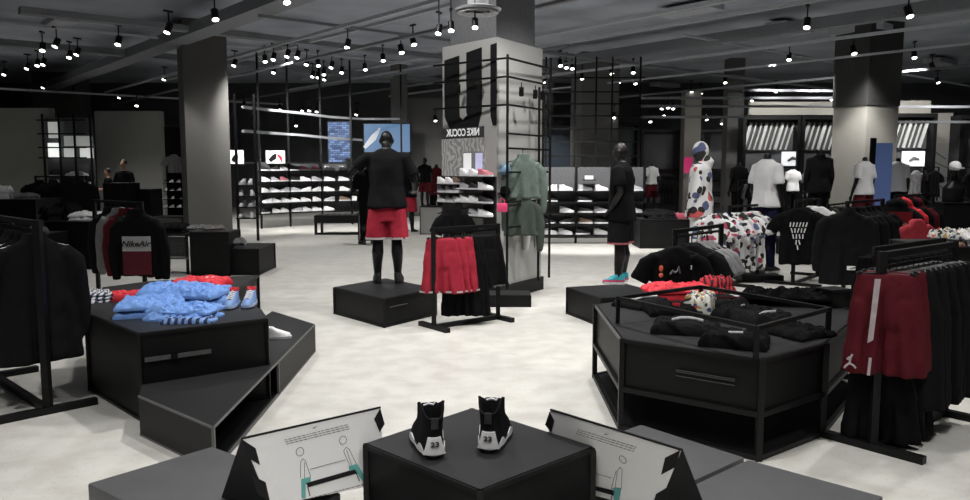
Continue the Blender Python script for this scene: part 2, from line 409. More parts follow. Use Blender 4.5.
# pale band and diagonal panel on the right wall
b = NB(); a = D(750, 106, 21.9); c = D(842, 106, 21.9); box(b, ((a.x + c.x) / 2, 22, 3.25), (c.x - a.x, .1, .36)); struct('trim_1', b, PALE)
b = NB(); a = D(886, 106, 21.9); c = D(932, 106, 21.9); box(b, ((a.x + c.x) / 2, 22, 3.28), (c.x - a.x, .1, .36)); struct('trim_2', b, PALE)
a = D(941, 150, 22.4)
t = thing('diagonal_panel', 'pale floor-to-head wall panel with slanting dark lines near the right edge', 'wall panel', (a.x, 22.35, 0))
b = NB(); box(b, (0, 0, 1.2), (.62, .08, 2.2)); obj('board', b, GREYP, t, False)
b = NB()
for i in range(7): bar(b, (-.28, -.05, .3 + i * .3), (.28 if i < 6 else .1, -.05, -.5 + .3 + i * .3 + .25), .03, .02, (0, 1, 0))
obj('lines', b, CONC2, t, False)
b = NB(); box(b, (.36, -.1, 1.0), (.12, .1, 2.0)); obj('end_post', b, GREYP, t, False)

# ceiling services -----------------------------------------------------------
CT = mat('ceiling_service_grey', (.5, .52, .56), .55)
CTD = mat('ceiling_service_dark', (.2, .21, .23), .6)
di = Vector((-.64, .77, 0)).normalized(); dj = Vector((.77, .64, 0)).normalized()
tn = 3
def service(p, d, L0, L1, w, h, m, z):
    global tn
    q = NB(); p = Vector((p[0], p[1], z)); bar(q, p - d * L0, p + d * L1, w, h)
    struct('trim_%d' % tn, q, m); tn += 1
for (px, py, z, w, h, m) in ((330, 30, 4.2, .05, .06, CT), (240, 75, 4.0, .09, .05, CTD), (460, 2, 4.5, .06, .06, CT), (640, 30, 4.4, .05, .07, CT), (810, 42, 4.2, .06, .06, CT), (800, 62, 4.1, .04, .05, CT),
                             (120, 60, 4.5, .5, .22, CTD), (900, 12, 4.6, .45, .2, CTD), (700, 5, 4.6, .1, .08, CT), (520, 70, 4.2, .04, .06, CTD), (720, 88, 4.0, .05, .06, CTD), (300, 90, 4.1, .05, .05, CTD)):
    p = W(px, py, z); service(p, di, 12 if p.y < 26 else 6, max(1, min(16, (30 - p.y) / .77)), w, h, m, z)
for (px, py, z, w, h, m) in ((60, 28, 4.55, .05, .05, CT), (200, 60, 4.5, .3, .15, CTD), (600, 60, 4.3, .05, .05, CTD), (760, 80, 4.2, .06, .06, CTD), (420, 55, 4.5, .25, .12, CTD), (880, 70, 4.3, .05, .05, CT), (60, 92, 4.0, .06, .06, CT)):
    p = W(px, py, z); service(p, dj, 9, max(1, min(9, (30 - p.y) / .64)), w, h, m, z)
for i, (px, py) in enumerate(((690, 10), (240, 38), (280, 52), (790, 28), (860, 30), (940, 62), (60, 22), (665, 85))):
    p = W(px, py, 4.85); q = NB(); box(q, p, (1.3, .5, .14), R(40 if i % 2 else -50)); struct('trim_%d' % tn, q, CT); tn += 1
# round diffuser
p = D(478, 11, 8.4)
t = thing('ceiling_diffuser', 'round pale air diffuser hanging from the ceiling above the central pillar', 'air vent', (p.x, p.y, p.z))
b = NB()
N = 32
rr = []
for r_, z_ in ((.235, .0), (.245, .02), (.2, .035), (.11, .06), (.11, .4)):
    rr.append([Vector((r_ * math.cos(2 * PI * k / N), r_ * math.sin(2 * PI * k / N), z_)) for k in range(N)])
rings(b, rr); obj('ring', b, mat('diffuser_grey', (.35, .36, .38), .5), t)
for r_ in (.07, .13, .18):
    b = NB()
    rings(b, [[Vector((q * math.cos(2 * PI * k / N), q * math.sin(2 * PI * k / N), z_)) for k in range(N)] for q, z_ in ((r_, -.01), (r_ + .035, -.025), (r_ + .03, -.005))]); obj('vane', b, mat('diffuser_grey2', (.5, .5, .52), .5), t)
b = NB(); rod(b, (0, 0, .4), (0, 0, .7), .02); obj('stem', b, CTD, t)

# curved rails above the shoe wall
def hoop(z, pts, label):
    q = NB()
    P = [D(a_, b_, z_) for a_, b_, z_ in pts]
    for a_, b_ in zip(P, P[1:]): bar(q, a_, b_, .05, .06)
    o = obj('curved_rail', q, CT, None, False); tag(o, label, 'rail')
hoop(0, [(243, 107, 17), (270, 110, 18.5), (300, 113, 20), (330, 117, 21.5), (362, 119, 23), (400, 119, 24)], 'upper curved steel rail hung above the left shoe wall')
hoop(0, [(243, 131, 17), (270, 133, 18.5), (300, 135, 20), (330, 138, 21.5), (362, 140, 23)], 'lower curved steel rail hung above the left shoe wall')

# open rail lattice behind the right shoe wall
t = thing('rail_stand', 'tall open black rail lattice standing behind the right shoe wall', 'display frame', (D(595, 200, 18).x, 18, 0))
for px in (546, 575, 596, 612, 640):
    q = NB(); x = D(px, 100, 18).x; bar(q, (x, 18, 0), (x, 18, 4.1), .04); obj('post', q, BLK, t, False, world=True)
for y_ in (78, 92, 104, 116, 129, 142, 156):
    q = NB(); z = D(590, y_, 18).z; bar(q, (D(542, 100, 18).x, 17.97, z), (D(644, 100, 18).x, 17.97, z), .03); obj('rail', q, BLK, t, False, world=True)
for k, (y_, a_, b_) in enumerate(((98, 640, 842), (106, 640, 990), (117, 640, 745), (90, 742, 842), (122, 886, 990))):
    q = NB(); z = D(800, y_, 19.6).z; bar(q, (D(a_, 100, 19.6).x, 19.6, z), (D(b_, 100, 19.6).x, 19.6 + (.3 if k % 2 else 0), z), .06); struct('trim_%d' % tn, q, CTD); tn += 1

# ================================================================ CEILING SPOTS
def make_spot():
    t = thing('ceiling_spotlight', '', 'spotlight')
    q = NB(); rod(q, (0, 0, .02), (0, 0, .22), .012); box(q, (0, 0, .23), (.05, .16, .03)); obj('bracket', q, BLK, t)
    q = NB(); rod(q, (0, .03, .03), (0, -.04, -.12), .055, 14); obj('lamp_body', q, BLK, t)
    d_ = Vector((0, -.07, -.15)).normalized(); c_ = Vector((0, -.04, -.12))
    q = NB(); rod(q, c_ - d_ * .004, c_ + d_ * .006, .048, 14); obj('lens', q, LENS, t)
    return t
SPOTS = [(5, 75), (28, 69), (43, 51), (57, 47), (38, 66), (44, 65), (44, 88), (70, 58), (78, 55), (119, 45), (169, 33), (165, 80), (73, 93), (120, 98), (137, 106), (215, 20), (191, 73), (216, 71), (286, 3), (235, 66), (265, 62), (274, 60), (298, 58), (288, 57), (307, 65), (318, 66), (313, 77), (318, 78), (324, 75), (274, 73), (303, 111), (310, 111), (317, 112), (280, 110), (244, 107), (296, 126),
         (439, 34), (451, 31), (475, 28), (401, 53), (383, 61), (348, 48), (413, 45), (332, 68), (342, 73), (365, 70), (325, 80), (357, 115), (419, 121), (435, 121), (545, 83), (560, 66), (566, 68), (572, 69), (582, 79), (611, 74), (618, 83), (633, 73), (635, 84),
         (807, 28), (908, 17), (853, 54), (932, 69), (937, 83), (914, 58), (725, 83), (691, 92), (776, 92), (811, 91), (789, 60), (832, 100), (752, 101), (673, 109), (662, 109), (668, 108), (706, 120), (722, 124), (664, 116), (700, 94), (891, 104), (911, 112), (955, 126), (799, 117), (614, 118), (650, 122), (740, 120)]
sp0 = None; spot_pos = []
for i, (px, py) in enumerate(SPOTS):
    z = 4.15
    p = W(px, py, z) if py < 118 else D(px, py, 28)
    if (px, py) in ((439, 34), (451, 31), (475, 28)): p = D(px, py, 8.3)
    if p.y > 27.5: p = D(px, py, 23.5 + 4 * rnd.random())
    side = 'left-hand' if px < 236 else 'shoe-wall' if px < 330 else 'middle' if px < 640 else 'right-hand'
    near = 'large near' if p.y < 15 else 'mid-distance' if p.y < 23 else 'small far'
    where = {'left-hand': 'left of the grey left pillar', 'shoe-wall': 'above the left shoe wall', 'middle': 'around the central pillar', 'right-hand': 'over the right-hand part'}[side]
    lab = '%s black ceiling spotlight, lens lit, %s' % (near, where); grp = '%s ceiling spotlights %s' % (near, where)
    if sp0 is None:
        sp0 = make_spot(); o = sp0; o.location = p; o.rotation_euler = (0, 0, rnd.uniform(-.6, .6)); o['label'] = lab; o['group'] = grp
    else: o = dup(sp0, p, rnd.uniform(-.6, .6), lab, grp)
    k_ = .62 if p.y < 9 else 1.15 if p.y < 18 else 1.05
    o.scale = (k_, k_, k_); p = p + Vector((0, 0, .12 * k_)); o.location = p
    if p.y < 9:
        q = NB(); rod(q, (0, 0, .24), (0, 0, (5 - p.z) / k_), .012); obj('drop_rod', q, BLK, o)
    spot_pos.append(p)

# ================================================================ SHOES
def outline(n, L, w, y0=0.):
    """shoe footprint: heel at y=0, toe at y=L"""
    P = []
    for k in range(n):
        a = 2 * PI * k / n; c, s = math.cos(a), math.sin(a)
        y = (1 - c) / 2 * L
        f = y / L
        ww = w * (.80 + .28 * f - .10 * math.exp(-((f - .42) / .16) ** 2))
        P.append((ww * (abs(s) ** .75) * (1 if s > 0 else -1), y + y0))
    return P
def simple_shoe_mesh(upper, sole, seed=0):
    q = NB()
    rr = []
    for z, L, w, y0 in ((0, .285, .047, 0), (.028, .29, .05, 0)):
        rr.append([Vector((x, y, z)) for x, y in outline(14, L, w, y0)])
    rings(q, rr); ns = len(q.faces)
    rr = []
    for z, L, w, y0 in ((.028, .28, .046, .004), (.055, .265, .043, .006), (.075, .2, .038, .008), (.098, .125, .034, .008), (.115, .095, .03, .006)):
        rr.append([Vector((x, y, z + (.0 if z < .1 else .008 * math.cos(k))) ) for k, (x, y) in enumerate(outline(14, L, w, y0))])
    rings(q, rr)
    me = mesh_of(q, 'shoe', [upper, sole])
    for i, p in enumerate(me.polygons): p.material_index = 1 if i < ns else 0
    return me
SW = mat('shoe_white', (.8, .8, .82), .6); SDK = mat('shoe_black', (.02, .02, .022), .6); SGR = mat('shoe_grey', (.4, .4, .43), .6)
SPK = mat('shoe_coral', (.55, .16, .2), .6); SRD = mat('shoe_red', (.4, .03, .05), .6); SBR = mat('shoe_tan', (.2, .13, .09), .6)
SHM = {'white': simple_shoe_mesh(SW, SW), 'black': simple_shoe_mesh(SDK, SW), 'grey': simple_shoe_mesh(SGR, SW), 'coral': simple_shoe_mesh(SPK, SW), 'red': simple_shoe_mesh(SRD, SDK), 'tan': simple_shoe_mesh(SBR, SW), 'solid_black': simple_shoe_mesh(SDK, SDK)}
WORD = {'white': 'white trainer', 'black': 'black white-soled trainer', 'grey': 'grey white-soled trainer', 'coral': 'coral pink white-soled trainer', 'red': 'dark red trainer', 'tan': 'tan white-soled trainer', 'solid_black': 'all-black trainer'}
def wshoe(kind, loc, rz, where, grp, sc=1.):
    o = bpy.data.objects.new('trainer', SHM[kind]); COL.objects.link(o); o.location = loc; o.rotation_euler = (0, 0, rz); o.scale = (sc, sc, sc)
    tag(o, WORD[kind] + ' ' + where, 'shoe', WORD[kind] + 's ' + grp); return o

def shoe_wall(name, label, P, levels, kinds, ordn, where, ztop, step=.36, depth=.34, posts=None, back=None, turn=0.):
    """polyline shelving P (floor points seen left to right), shoes standing along every level"""
    base = sum(P, Vector()) / len(P); t = thing(name, label, 'shoe display', base)
    for i, p in enumerate(P):
        q = NB(); bar(q, p, p + Vector((0, 0, posts if posts else ztop)), .05); obj('post', q, BLK, t, False, world=True)
    for z in levels:
        q = NB()
        for a_, b_ in zip(P, P[1:]):
            bar(q, a_ + Vector((0, 0, z - .015)), b_ + Vector((0, 0, z - .015)), depth, .025)
        obj('shelf', q, BLK, t, False, world=True)
    if back:
        q = NB()
        for a_, b_ in zip(P, P[1:]):
            n_ = Vector((-(b_ - a_).y, (b_ - a_).x, 0)).normalized() * (depth / 2)
            if n_.y < 0: n_ = -n_
            bar(q, a_ + n_ + Vector((0, 0, (back[0] + back[1]) / 2)), b_ + n_ + Vector((0, 0, (back[0] + back[1]) / 2)), .03, back[1] - back[0])
        obj('back_panel', q, BAYS, t, False, world=True)
    for li, z in enumerate(levels):
        for a_, b_ in zip(P, P[1:]):
            L = (b_ - a_).length; n = max(1, int(L / step)); u = (b_ - a_).normalized()
            for k in range(n):
                if rnd.random() < .06: continue
                kd = rnd.choice(kinds[li % len(kinds)])
                p = a_ + u * ((k + .5) * L / n + rnd.uniform(-.03, .03)) + Vector((0, 0, z - .0015))
                ang = math.atan2(u.y, u.x) - PI / 2 + (rnd.uniform(-.25, .25)) + turn + (PI if rnd.random() < .15 else 0)
                s_ = 1.12
                p -= Vector((-math.sin(ang), math.cos(ang), 0)) * .15 * s_
                wshoe(kd, p, ang, 'on the %s shelf of %s' % (ordn[li], where), 'on the %s shelf of %s' % (ordn[li], where), s_)
    return t
# left shoe wall
d0 = 20.5
LP = [Vector((D(px, 200, d).x, d, 0)) for px, d in ((261, 20.6), (290, 21.4), (322, 22.0), (352, 22.3), (402, 22.6))]
kk = [['white', 'grey', 'coral', 'white', 'black'], ['white', 'white', 'coral', 'coral', 'grey', 'black'], ['white', 'white', 'grey', 'black'], ['white', 'white', 'grey', 'tan'], ['black', 'white', 'white', 'grey']]
lv = [D(300, y, 21.8).z for y in (170.5, 181, 191.3, 201.3, 211)]
lsw = shoe_wall('shoe_wall', 'long black shoe wall with five lit shelves between grey left pillar and red-shorts mannequin', LP, lv, kk, ['top', 'second', 'third', 'fourth', 'lowest'], 'the left shoe wall', 1.9, posts=4.6, back=(.35, 1.75), step=.305)
# dark end tower with large white shoes
TP = [Vector((D(px, 200, 17.2).x, 17.2, 0)) for px in (240, 257)]
TP = [TP[0] + Vector((-.05, 0, 0)), TP[1]]
lv2 = [D(248, y, 17).z for y in (185, 196, 207, 218)]
shoe_wall('shoe_tower', 'narrow black shoe stand with rows of white trainers right beside the grey left pillar', TP, lv2, [['white', 'white', 'grey']], ['top', 'second', 'third', 'lowest'], 'the stand by the left pillar', 1.6, step=.19, posts=3.2, turn=-1.5)
# pictures above the left shoe wall
for (px, py, w, h, lab, red) in ((237, 157, .32, .34, 'white lit picture panel beside the grey left pillar', 0), (275.5, 157, .5, .34, 'white picture board with dark and red figures standing on left shoe wall', 1)):
    p = D(px, py, 19.6 if red == 0 else 21)
    t = thing('picture_board', lab, 'picture', (p.x, p.y, p.z - h / 2))
    q = NB(); box(q, (0, 0, h / 2), (w, .05, h)); obj('panel', q, emis('picture_white', (1, 1, 1), .45), t, False)
    q = NB(); limb(q, [(-w * .3, -.035, h * .2), (-w * .05, -.035, h * .5), (w * .05, -.035, h * .75)], [(.05, .01), (.07, .01), (.02, .01)]); obj('dark_figure', q, LET, t)
    if red:
        q = NB(); limb(q, [(w * .12, -.035, h * .7), (w * .3, -.035, h * .45), (w * .36, -.035, h * .12)], [(.02, .01), (.04, .01), (.02, .01)]); obj('red_figure', q, CLR, t)
    q = NB(); box(q, (0, .06, h / 2 if False else -.02 + h * .0), (w * .8, .16, .03)); obj('stand', q, BLK, t, False)
# hangers under both boards reach the wall top: a thin ledge
q = NB(); bar(q, Vector((LP[0].x - .6, 20.9, D(275, 161, 21).z - .05)), Vector((LP[-1].x, 22.4, D(275, 161, 21).z - .05)), .3, .04); obj('ledge', q, BLK, lsw, False, world=True)

# middle-right shoe wall
RP = [Vector((D(px, 200, 16.6).x, 16.6, 0)) for px in (541, 576, 611, 644)]
lv3 = [D(576, y, 16.4).z for y in (191, 202, 213, 224, 235)]
kk3 = [['white', 'white', 'grey'], ['grey', 'white', 'black'], ['white', 'grey', 'black'], ['white', 'tan', 'black'], ['white', 'black', 'white']]
shoe_wall('shoe_wall', 'dark shoe wall between the central pillar and the headed black mannequin', RP, lv3, kk3, ['top', 'second', 'third', 'fourth', 'lowest'], 'the right shoe wall', 1.5, step=.35, back=(.1, 1.62), posts=1.62)
t = thing('shoe_box_lid', 'small white folded card standing alone above right shoe wall', 'card', D(589, 176, 16.5)); t.location.z = 1.285 + .0
q = NB(); box(q, (0, 0, .05), (.18, .03, .08)); obj('card', q, WHITE, t, False); q = NB(); box(q, (0, .0, 0.0), (.26, .3, .02)); obj('ledge', q, BLK, t, False)
t.location.z = D(589, 176, 16.5).z - .08
# shoes on the pillar shelves
SHK = ['white', 'white', 'grey', 'tan']
ORD = ('top', 'second', 'third', 'lowest')
for zi, z in enumerate((1.40, 1.29, 1.17)):
    for ui, u in enumerate((.08, .24, .38)):
        kd = ('white', 'white', 'tan', 'grey', 'white', 'white', 'white', 'grey', 'white')[zi * 3 + ui]
        a_ = fang - PI / 2; p = onF(u, z, .08) - Vector((-math.sin(a_), math.cos(a_), 0)) * .10
        wshoe(kd, p, a_, 'on %s left shelf of central pillar, %s' % (ORD[zi] if zi < 2 else 'lowest', ('left', 'middle', 'right')[ui]), 'on central pillar %d' % (zi * 3 + ui), .72)
for zi, z in enumerate((1.5, 1.34, 1.18, 1.02)):
    for ui, u in enumerate((.54, .72, .9)):
        kd = ('white', 'white', 'coral', 'grey', 'black', 'white', 'white', 'white', 'black', 'solid_black', 'grey', 'white')[zi * 3 + ui]
        a_ = fang - PI / 2 + .15 * ui; p = onF(u, z, .09) - Vector((-math.sin(a_), math.cos(a_), 0)) * .11
        wshoe(kd, p, a_, 'on %s right shelf of central pillar, %s' % (ORD[zi], ('left', 'middle', 'right')[ui]), 'on central pillar right %d' % (zi * 3 + ui), .78)

def hightop(label, loc, rz, flip=1, laces=True):
    """basketball shoe: heel at the origin, toe towards +y"""
    t = thing('basketball_shoe', label, 'shoe', loc, rz)
    n = 72
    # moulded sole
    rr = [[Vector((x * .86, y, z)) for x, y in outline(n, .292, .048, .003)] for z in (0,)]
    rr += [[Vector((x, y, .010)) for x, y in outline(n, .30, .054)], [Vector((x, y, .026)) for x, y in outline(n, .30, .0555)]]
    q = NB(); rings(q, rr); obj('outsole', q, RUBB, t)
    # silver midsole: a band whose upper edge waves up at heel sides and forefoot
    lo, hi, hi2 = [], [], []
    for (x, y) in outline(n, .302, .0575, -.001):
        f = y / .3
        up = .020 + .024 * math.exp(-((f - .20) / .08) ** 2) + .022 * math.exp(-((f - .60) / .11) ** 2)
        lo.append(Vector((x, y, .014))); hi.append(Vector((x * .99, y, up))); hi2.append(Vector((x * .9, y * .985 + .002, up - .001)))
    q = NB(); rings(q, [lo, hi, hi2], cap=False); obj('midsole_band', q, SILV, t)
    # upper
    prof = [(.024, .292, .052, .002), (.045, .280, .050, .004), (.060, .262, .047, .006), (.075, .232, .045, .007), (.092, .198, .0435, .007), (.110, .168, .0425, .006), (.130, .145, .043, .003), (.148, .132, .0445, .0), (.160, .126, .0455, -.003)]
    rr = []
    for i, (z, L, w, y0) in enumerate(prof):
        ring_ = []
        for k, (x, y) in enumerate(outline(n, L, w, y0)):
            a = 2 * PI * k / n
            up = 0
            if z > .12:
                s = abs(math.sin(a)); up = (z - .12) / .04 * (-.004 + .026 * s ** 2.6 - .018 * math.exp(-((1 - math.cos(a)) / .5) ** 2) + .004)
            ring_.append(Vector((x, y, z + up)))
        rr.append(ring_)
    top = rr[-1]
    c_ = sum(top, Vector()) / n
    for f, dz in ((.9, .003), (.8, -.004), (.74, -.03), (.7, -.07)):
        rr.append([Vector((c_.x + (p.x - c_.x) * f, c_.y + (p.y - c_.y) * f, p.z + dz if dz > -.01 else p.z * .3 + (c_.z + dz) * .7)) for p in top])
    q = NB(); rings(q, rr); o = obj('upper', q, SUEDE, t)
    # heel counter, numbered
    q = NB(); rr = []
    def heel(u, v):
        z = .018 + v * .060; wv = .036 - .016 * v ** .7
        x = u * wv; y = -.0035 + .011 * (abs(x) / .036) ** 2 + v * .003
        return Vector((x, y, z))
    G = [[q.verts.new(heel(-1 + 2 * i / 8, j / 6)) for i in range(9)] for j in range(7)]
    G2 = [[q.verts.new(heel(-1 + 2 * i / 8, j / 6) + Vector((0, .012, 0))) for i in range(9)] for j in range(7)]
    for j in range(6):
        for i in range(8):
            q.faces.new((G[j][i], G[j][i + 1], G[j + 1][i + 1], G[j + 1][i])); q.faces.new((G2[j][i + 1], G2[j][i], G2[j + 1][i], G2[j + 1][i + 1]))
    for j in range(6):
        for i in (0, 8): q.faces.new((G[j][i], G[j + 1][i], G2[j + 1][i], G2[j][i]))
    for i in range(8):
        for j in (0, 6): q.faces.new((G[j][i], G[j][i + 1], G2[j][i + 1], G2[j][i]))
    h = obj('heel_counter', q, SILV, t)
    text('number', '23', .024, SDK, h, (0, -.0055, .055), (R(88), 0, 0), sx=1.15)
    # pull tab, tongue, laces
    q = NB(); box(q, (0, -.0005, .128), (.022, .006, .04)); obj('heel_tab', q, mat('tab_black', (.01, .01, .013), .5), t, True, .002)
    q = NB(); limb(q, [(0, .15, .105), (0, .125, .14), (0, .118, .158), (0, .116, .168)], [(.024, .005), (.028, .006), (.03, .006), (.024, .004)], 12); tg = obj('tongue', q, SUEDE, t)
    q = NB()
    for k in range(4):
        f = k / 3.
        limb(q, [(-.026, .118 + .035 * f, .157 - .022 * k), (0, .11 + .045 * f, .163 - .022 * k), (.026, .118 + .035 * f, .154 - .022 * k)], [.003, .003, .003], 6)
    obj('lace', q, SILV, t)
    q = NB(); limb(q, [(-.02, .112, .160), (-.004, .108, .168), (.012, .11, .162), (.018, .112, .172)], [.0035] * 4, 6); obj('lace_loop', q, SW, t)
    t.scale = (1.13, 1.0, 1.0)
    return t
s1 = W(435, 460, .602); s2 = W(488, 454, .602)
hightop('left shoe of the black silver-heeled 23 pair, slightly splayed, on the near cube plinth', (s1.x, s1.y, .602), R(13))
hightop('right shoe of the black silver-heeled 23 pair, behind the cube centre on near plinth', (s2.x, s2.y, .602), R(-9))

def runner(label, loc, rz, m_up, m_sole, m_coll, m_lace, sc=1.):
    t = thing('trainer', label, 'shoe', loc, rz); t.scale = (sc, sc, sc); n = 24
    q = NB(); rings(q, [[Vector((x * .9, y, 0)) for x, y in outline(n, .29, .05)], [Vector((x, y, .012)) for x, y in outline(n, .30, .054)], [Vector((x, y, .032)) for x, y in outline(n, .298, .052)]]); obj('sole', q, m_sole, t)
    rr = [[Vector((x, y, z + (.012 * abs(math.sin(2 * PI * k / n)) if z > .1 else 0))) for k, (x, y) in enumerate(outline(n, L, w, y0))] for z, L, w, y0 in ((.03, .288, .049, .004), (.05, .272, .046, .006), (.068, .225, .042, .007), (.085, .17, .037, .008), (.105, .125, .034, .007), (.118, .11, .033, .004))]
    top = rr[-1]; c_ = sum(top, Vector()) / n
    rr.append([c_ + (p - c_) * .8 for p in top]); rr.append([c_ + (p - c_) * .72 - Vector((0, 0, .04)) for p in top])
    q = NB(); rings(q, rr); obj('upper', q, m_up, t)
    q = NB(); rings(q, [[c_ + (p - c_) * f + Vector((0, 0, dz)) for p in top] for f, dz in ((1.06, -.014), (1.12, -.002), (1.05, .012), (.84, .012), (.72, -.004))], cap=False); obj('collar', q, m_coll, t)
    q = NB()
    for k in range(5): limb(q, [(-.026, .128 + .024 * k, .108 - .0098 * k), (0, .125 + .024 * k, .120 - .0098 * k), (.026, .128 + .024 * k, .108 - .0098 * k)], [.006] * 3, 6)
    obj('lace', q, m_lace, t)
    return t

# ================================================================ GARMENTS
def foldf(k, amp, seed, z0, z1):
    """fold function growing from z0 (none) to z1 (full)"""
    ph = seed * 1.7
    def f(a, z):
        g = max(0, min(1, (z0 - z) / (z0 - z1)))
        return g * amp * (math.sin(k * math.cos(a) * 2.2 + ph + z * 1.5) + .4 * math.sin(k * 1.9 * math.cos(a) * 2 + ph * 2 + z))
    return f
CACHE = {}
def top_mesh(kind, m, seed=0, L=.7, w=.25):
    """hanging top, origin at the hanger hook; width along x, cloth hangs down -z"""
    key = ('top', kind, m.name, seed, L, w)
    if key in CACHE: return CACHE[key]
    q = NB()
    rows = [(-.03, 0, 0, .06, .045), (-.05, 0, 0, .085, .05), (-.085, 0, 0, w * .72, .05), (-.13, 0, 0, w * .93, .055), (-.2, 0, 0, w * .97, .055), (-.35, 0, 0, w * .95, .05), (-.5, 0, 0, w * .97, .05), (-L, 0, 0, w * 1.02, .052), (-L - .02, 0, 0, w * 1.0, .04)]
    lz(q, rows, 44, foldf(4, .45, seed, -.12, -L))
    for s in (-1, 1):
        if kind == 'tee': limb(q, [(s * w * .75, 0, -.12), (s * (w + .03), 0, -.19), (s * (w + .10), .0, -.34)], [(.05, .05), (.075, .04), (.085, .035)], 14)
        elif kind == 'hood' or kind == 'jacket':
            limb(q, [(s * w * .72, 0, -.12), (s * (w + .01), 0, -.2), (s * (w + .045), .01, -.42), (s * (w + .05), .02, -.62), (s * (w + .045), .03, -.72)], [(.055, .05), (.065, .05), (.058, .05), (.05, .045), (.038, .035)], 14)
    if kind == 'hood': limb(q, [(-.1, .02, -.09), (-.07, .0, -.03), (0, -.02, .0), (.07, 0, -.03), (.1, .02, -.09)], [.035, .05, .055, .05, .035], 12)
    if kind == 'jacket': lz(q, [(-.055, 0, 0, .085, .055), (.0, 0, 0, .07, .05)], 16)
    q = remesh(q, .014, 2); crumple(q, .010, 9, seed)
    me = mesh_of(q, 'garment', m); CACHE[key] = me
    return me
def shorts_mesh(m, seed=0, L=.52, w=.19, legs=True):
    key = ('sh', m.name, seed, L, w)
    if key in CACHE: return CACHE[key]
    q = NB(); g = .55 * L
    lz(q, [(0, 0, 0, w * .9, .035), (-.03, 0, 0, w * .92, .04), (-.1, 0, 0, w, .05), (-.28, 0, 0, w * 1.12, .055)], 40, foldf(4, .35, seed, -.02, -.3))
    for s in (-1, 1): lz(q, [(-.15, s * w * .5, 0, w * .52, .05), (-.3, s * w * .58, 0, w * .58, .055), (-L, s * w * .68, 0, w * .62, .06), (-L - .01, s * w * .68, 0, w * .6, .05)], 26, foldf(3, .4, seed + s, -.1, -L))
    q = remesh(q, .013, 2); crumple(q, .009, 8, seed)
    me = mesh_of(q, 'shorts', m); CACHE[key] = me
    return me
HANG = None
def hanger_bm(w=.2):
    q = NB()
    limb(q, [(0, 0, -.05), (0, 0, .0), (.0, .012, .03), (0, .02, .045), (0, .005, .058), (0, -.012, .045)], [.004] * 6, 6)
    rod(q, (0, 0, -.04), (w, 0, -.10), .007, 6); rod(q, (0, 0, -.04), (-w, 0, -.10), .007, 6)
    return q
HM = mesh_of(hanger_bm(), 'hanger', CHROME); HMB = mesh_of(hanger_bm(), 'hanger', BLK)
def clip_bm(w=.15):
    q = NB()
    limb(q, [(0, 0, .0), (.0, .012, .03), (0, .02, .045), (0, .005, .058), (0, -.012, .045)], [.004] * 5, 6)
    rod(q, (-w, 0, 0), (w, 0, 0), .006, 6)
    for s in (-1, 1): box(q, (s * w * .85, 0, -.012), (.02, .03, .045))
    return q
HC = mesh_of(clip_bm(), 'clip_hanger', BLK)
def hung(name, mesh, hz, loc, rz, label, cat, group=None, hm=None, tilt=0):
    """garment on its hanger: loc is the rail point it hangs from (centre of the rail)"""
    t = thing(name, label, cat, (loc[0], loc[1], loc[2] - .055), rz, group)
    hm = hm or HMB
    o = obj('body', mesh, None, t); obj('hanger', hm, None, t)
    return t
def rail_spots(a, b, n, u0=0., u1=1.):
    return [a.lerp(b, u0 + (u1 - u0) * (i + .5) / n) for i in range(n)]
def rack(label, a, b, h, foot=.34, w=.035, low=None, single=False, group=None, name='garment_rack', bar_low=True, fang_=None):
    """a,b floor points of the two uprights"""
    a = Vector((a.x, a.y, 0)); b = Vector((b.x, b.y, 0)); c = (a + b) / 2
    t = thing(name, label, 'clothes rack', c, 0, group)
    u = (b - a).normalized(); n_ = Vector((-u.y, u.x, 0))
    for p in (a, b):
        q = NB(); bar(q, p + Vector((0, 0, w)), p + Vector((0, 0, h)), w); obj('upright', q, BLK, t, False, world=True)
        q = NB(); bar(q, p - n_ * foot + Vector((0, 0, w / 2)), p + n_ * foot + Vector((0, 0, w / 2)), w * 1.2, w); obj('foot', q, BLK, t, False, world=True)
    q = NB(); bar(q, a + Vector((0, 0, h - w / 2)), b + Vector((0, 0, h - w / 2)), w * .8); obj('rail', q, BLK, t, False, world=True)
    q = NB(); bar(q, a + Vector((0, 0, w * .5)), b + Vector((0, 0, w * .5)), w); obj('base_bar', q, BLK, t, False, world=True)
    if low:
        for z in low:
            q = NB(); bar(q, a + Vector((0, 0, z)), b + Vector((0, 0, z)), w * .5); obj('rail', q, BLK, t, False, world=True)
    return t

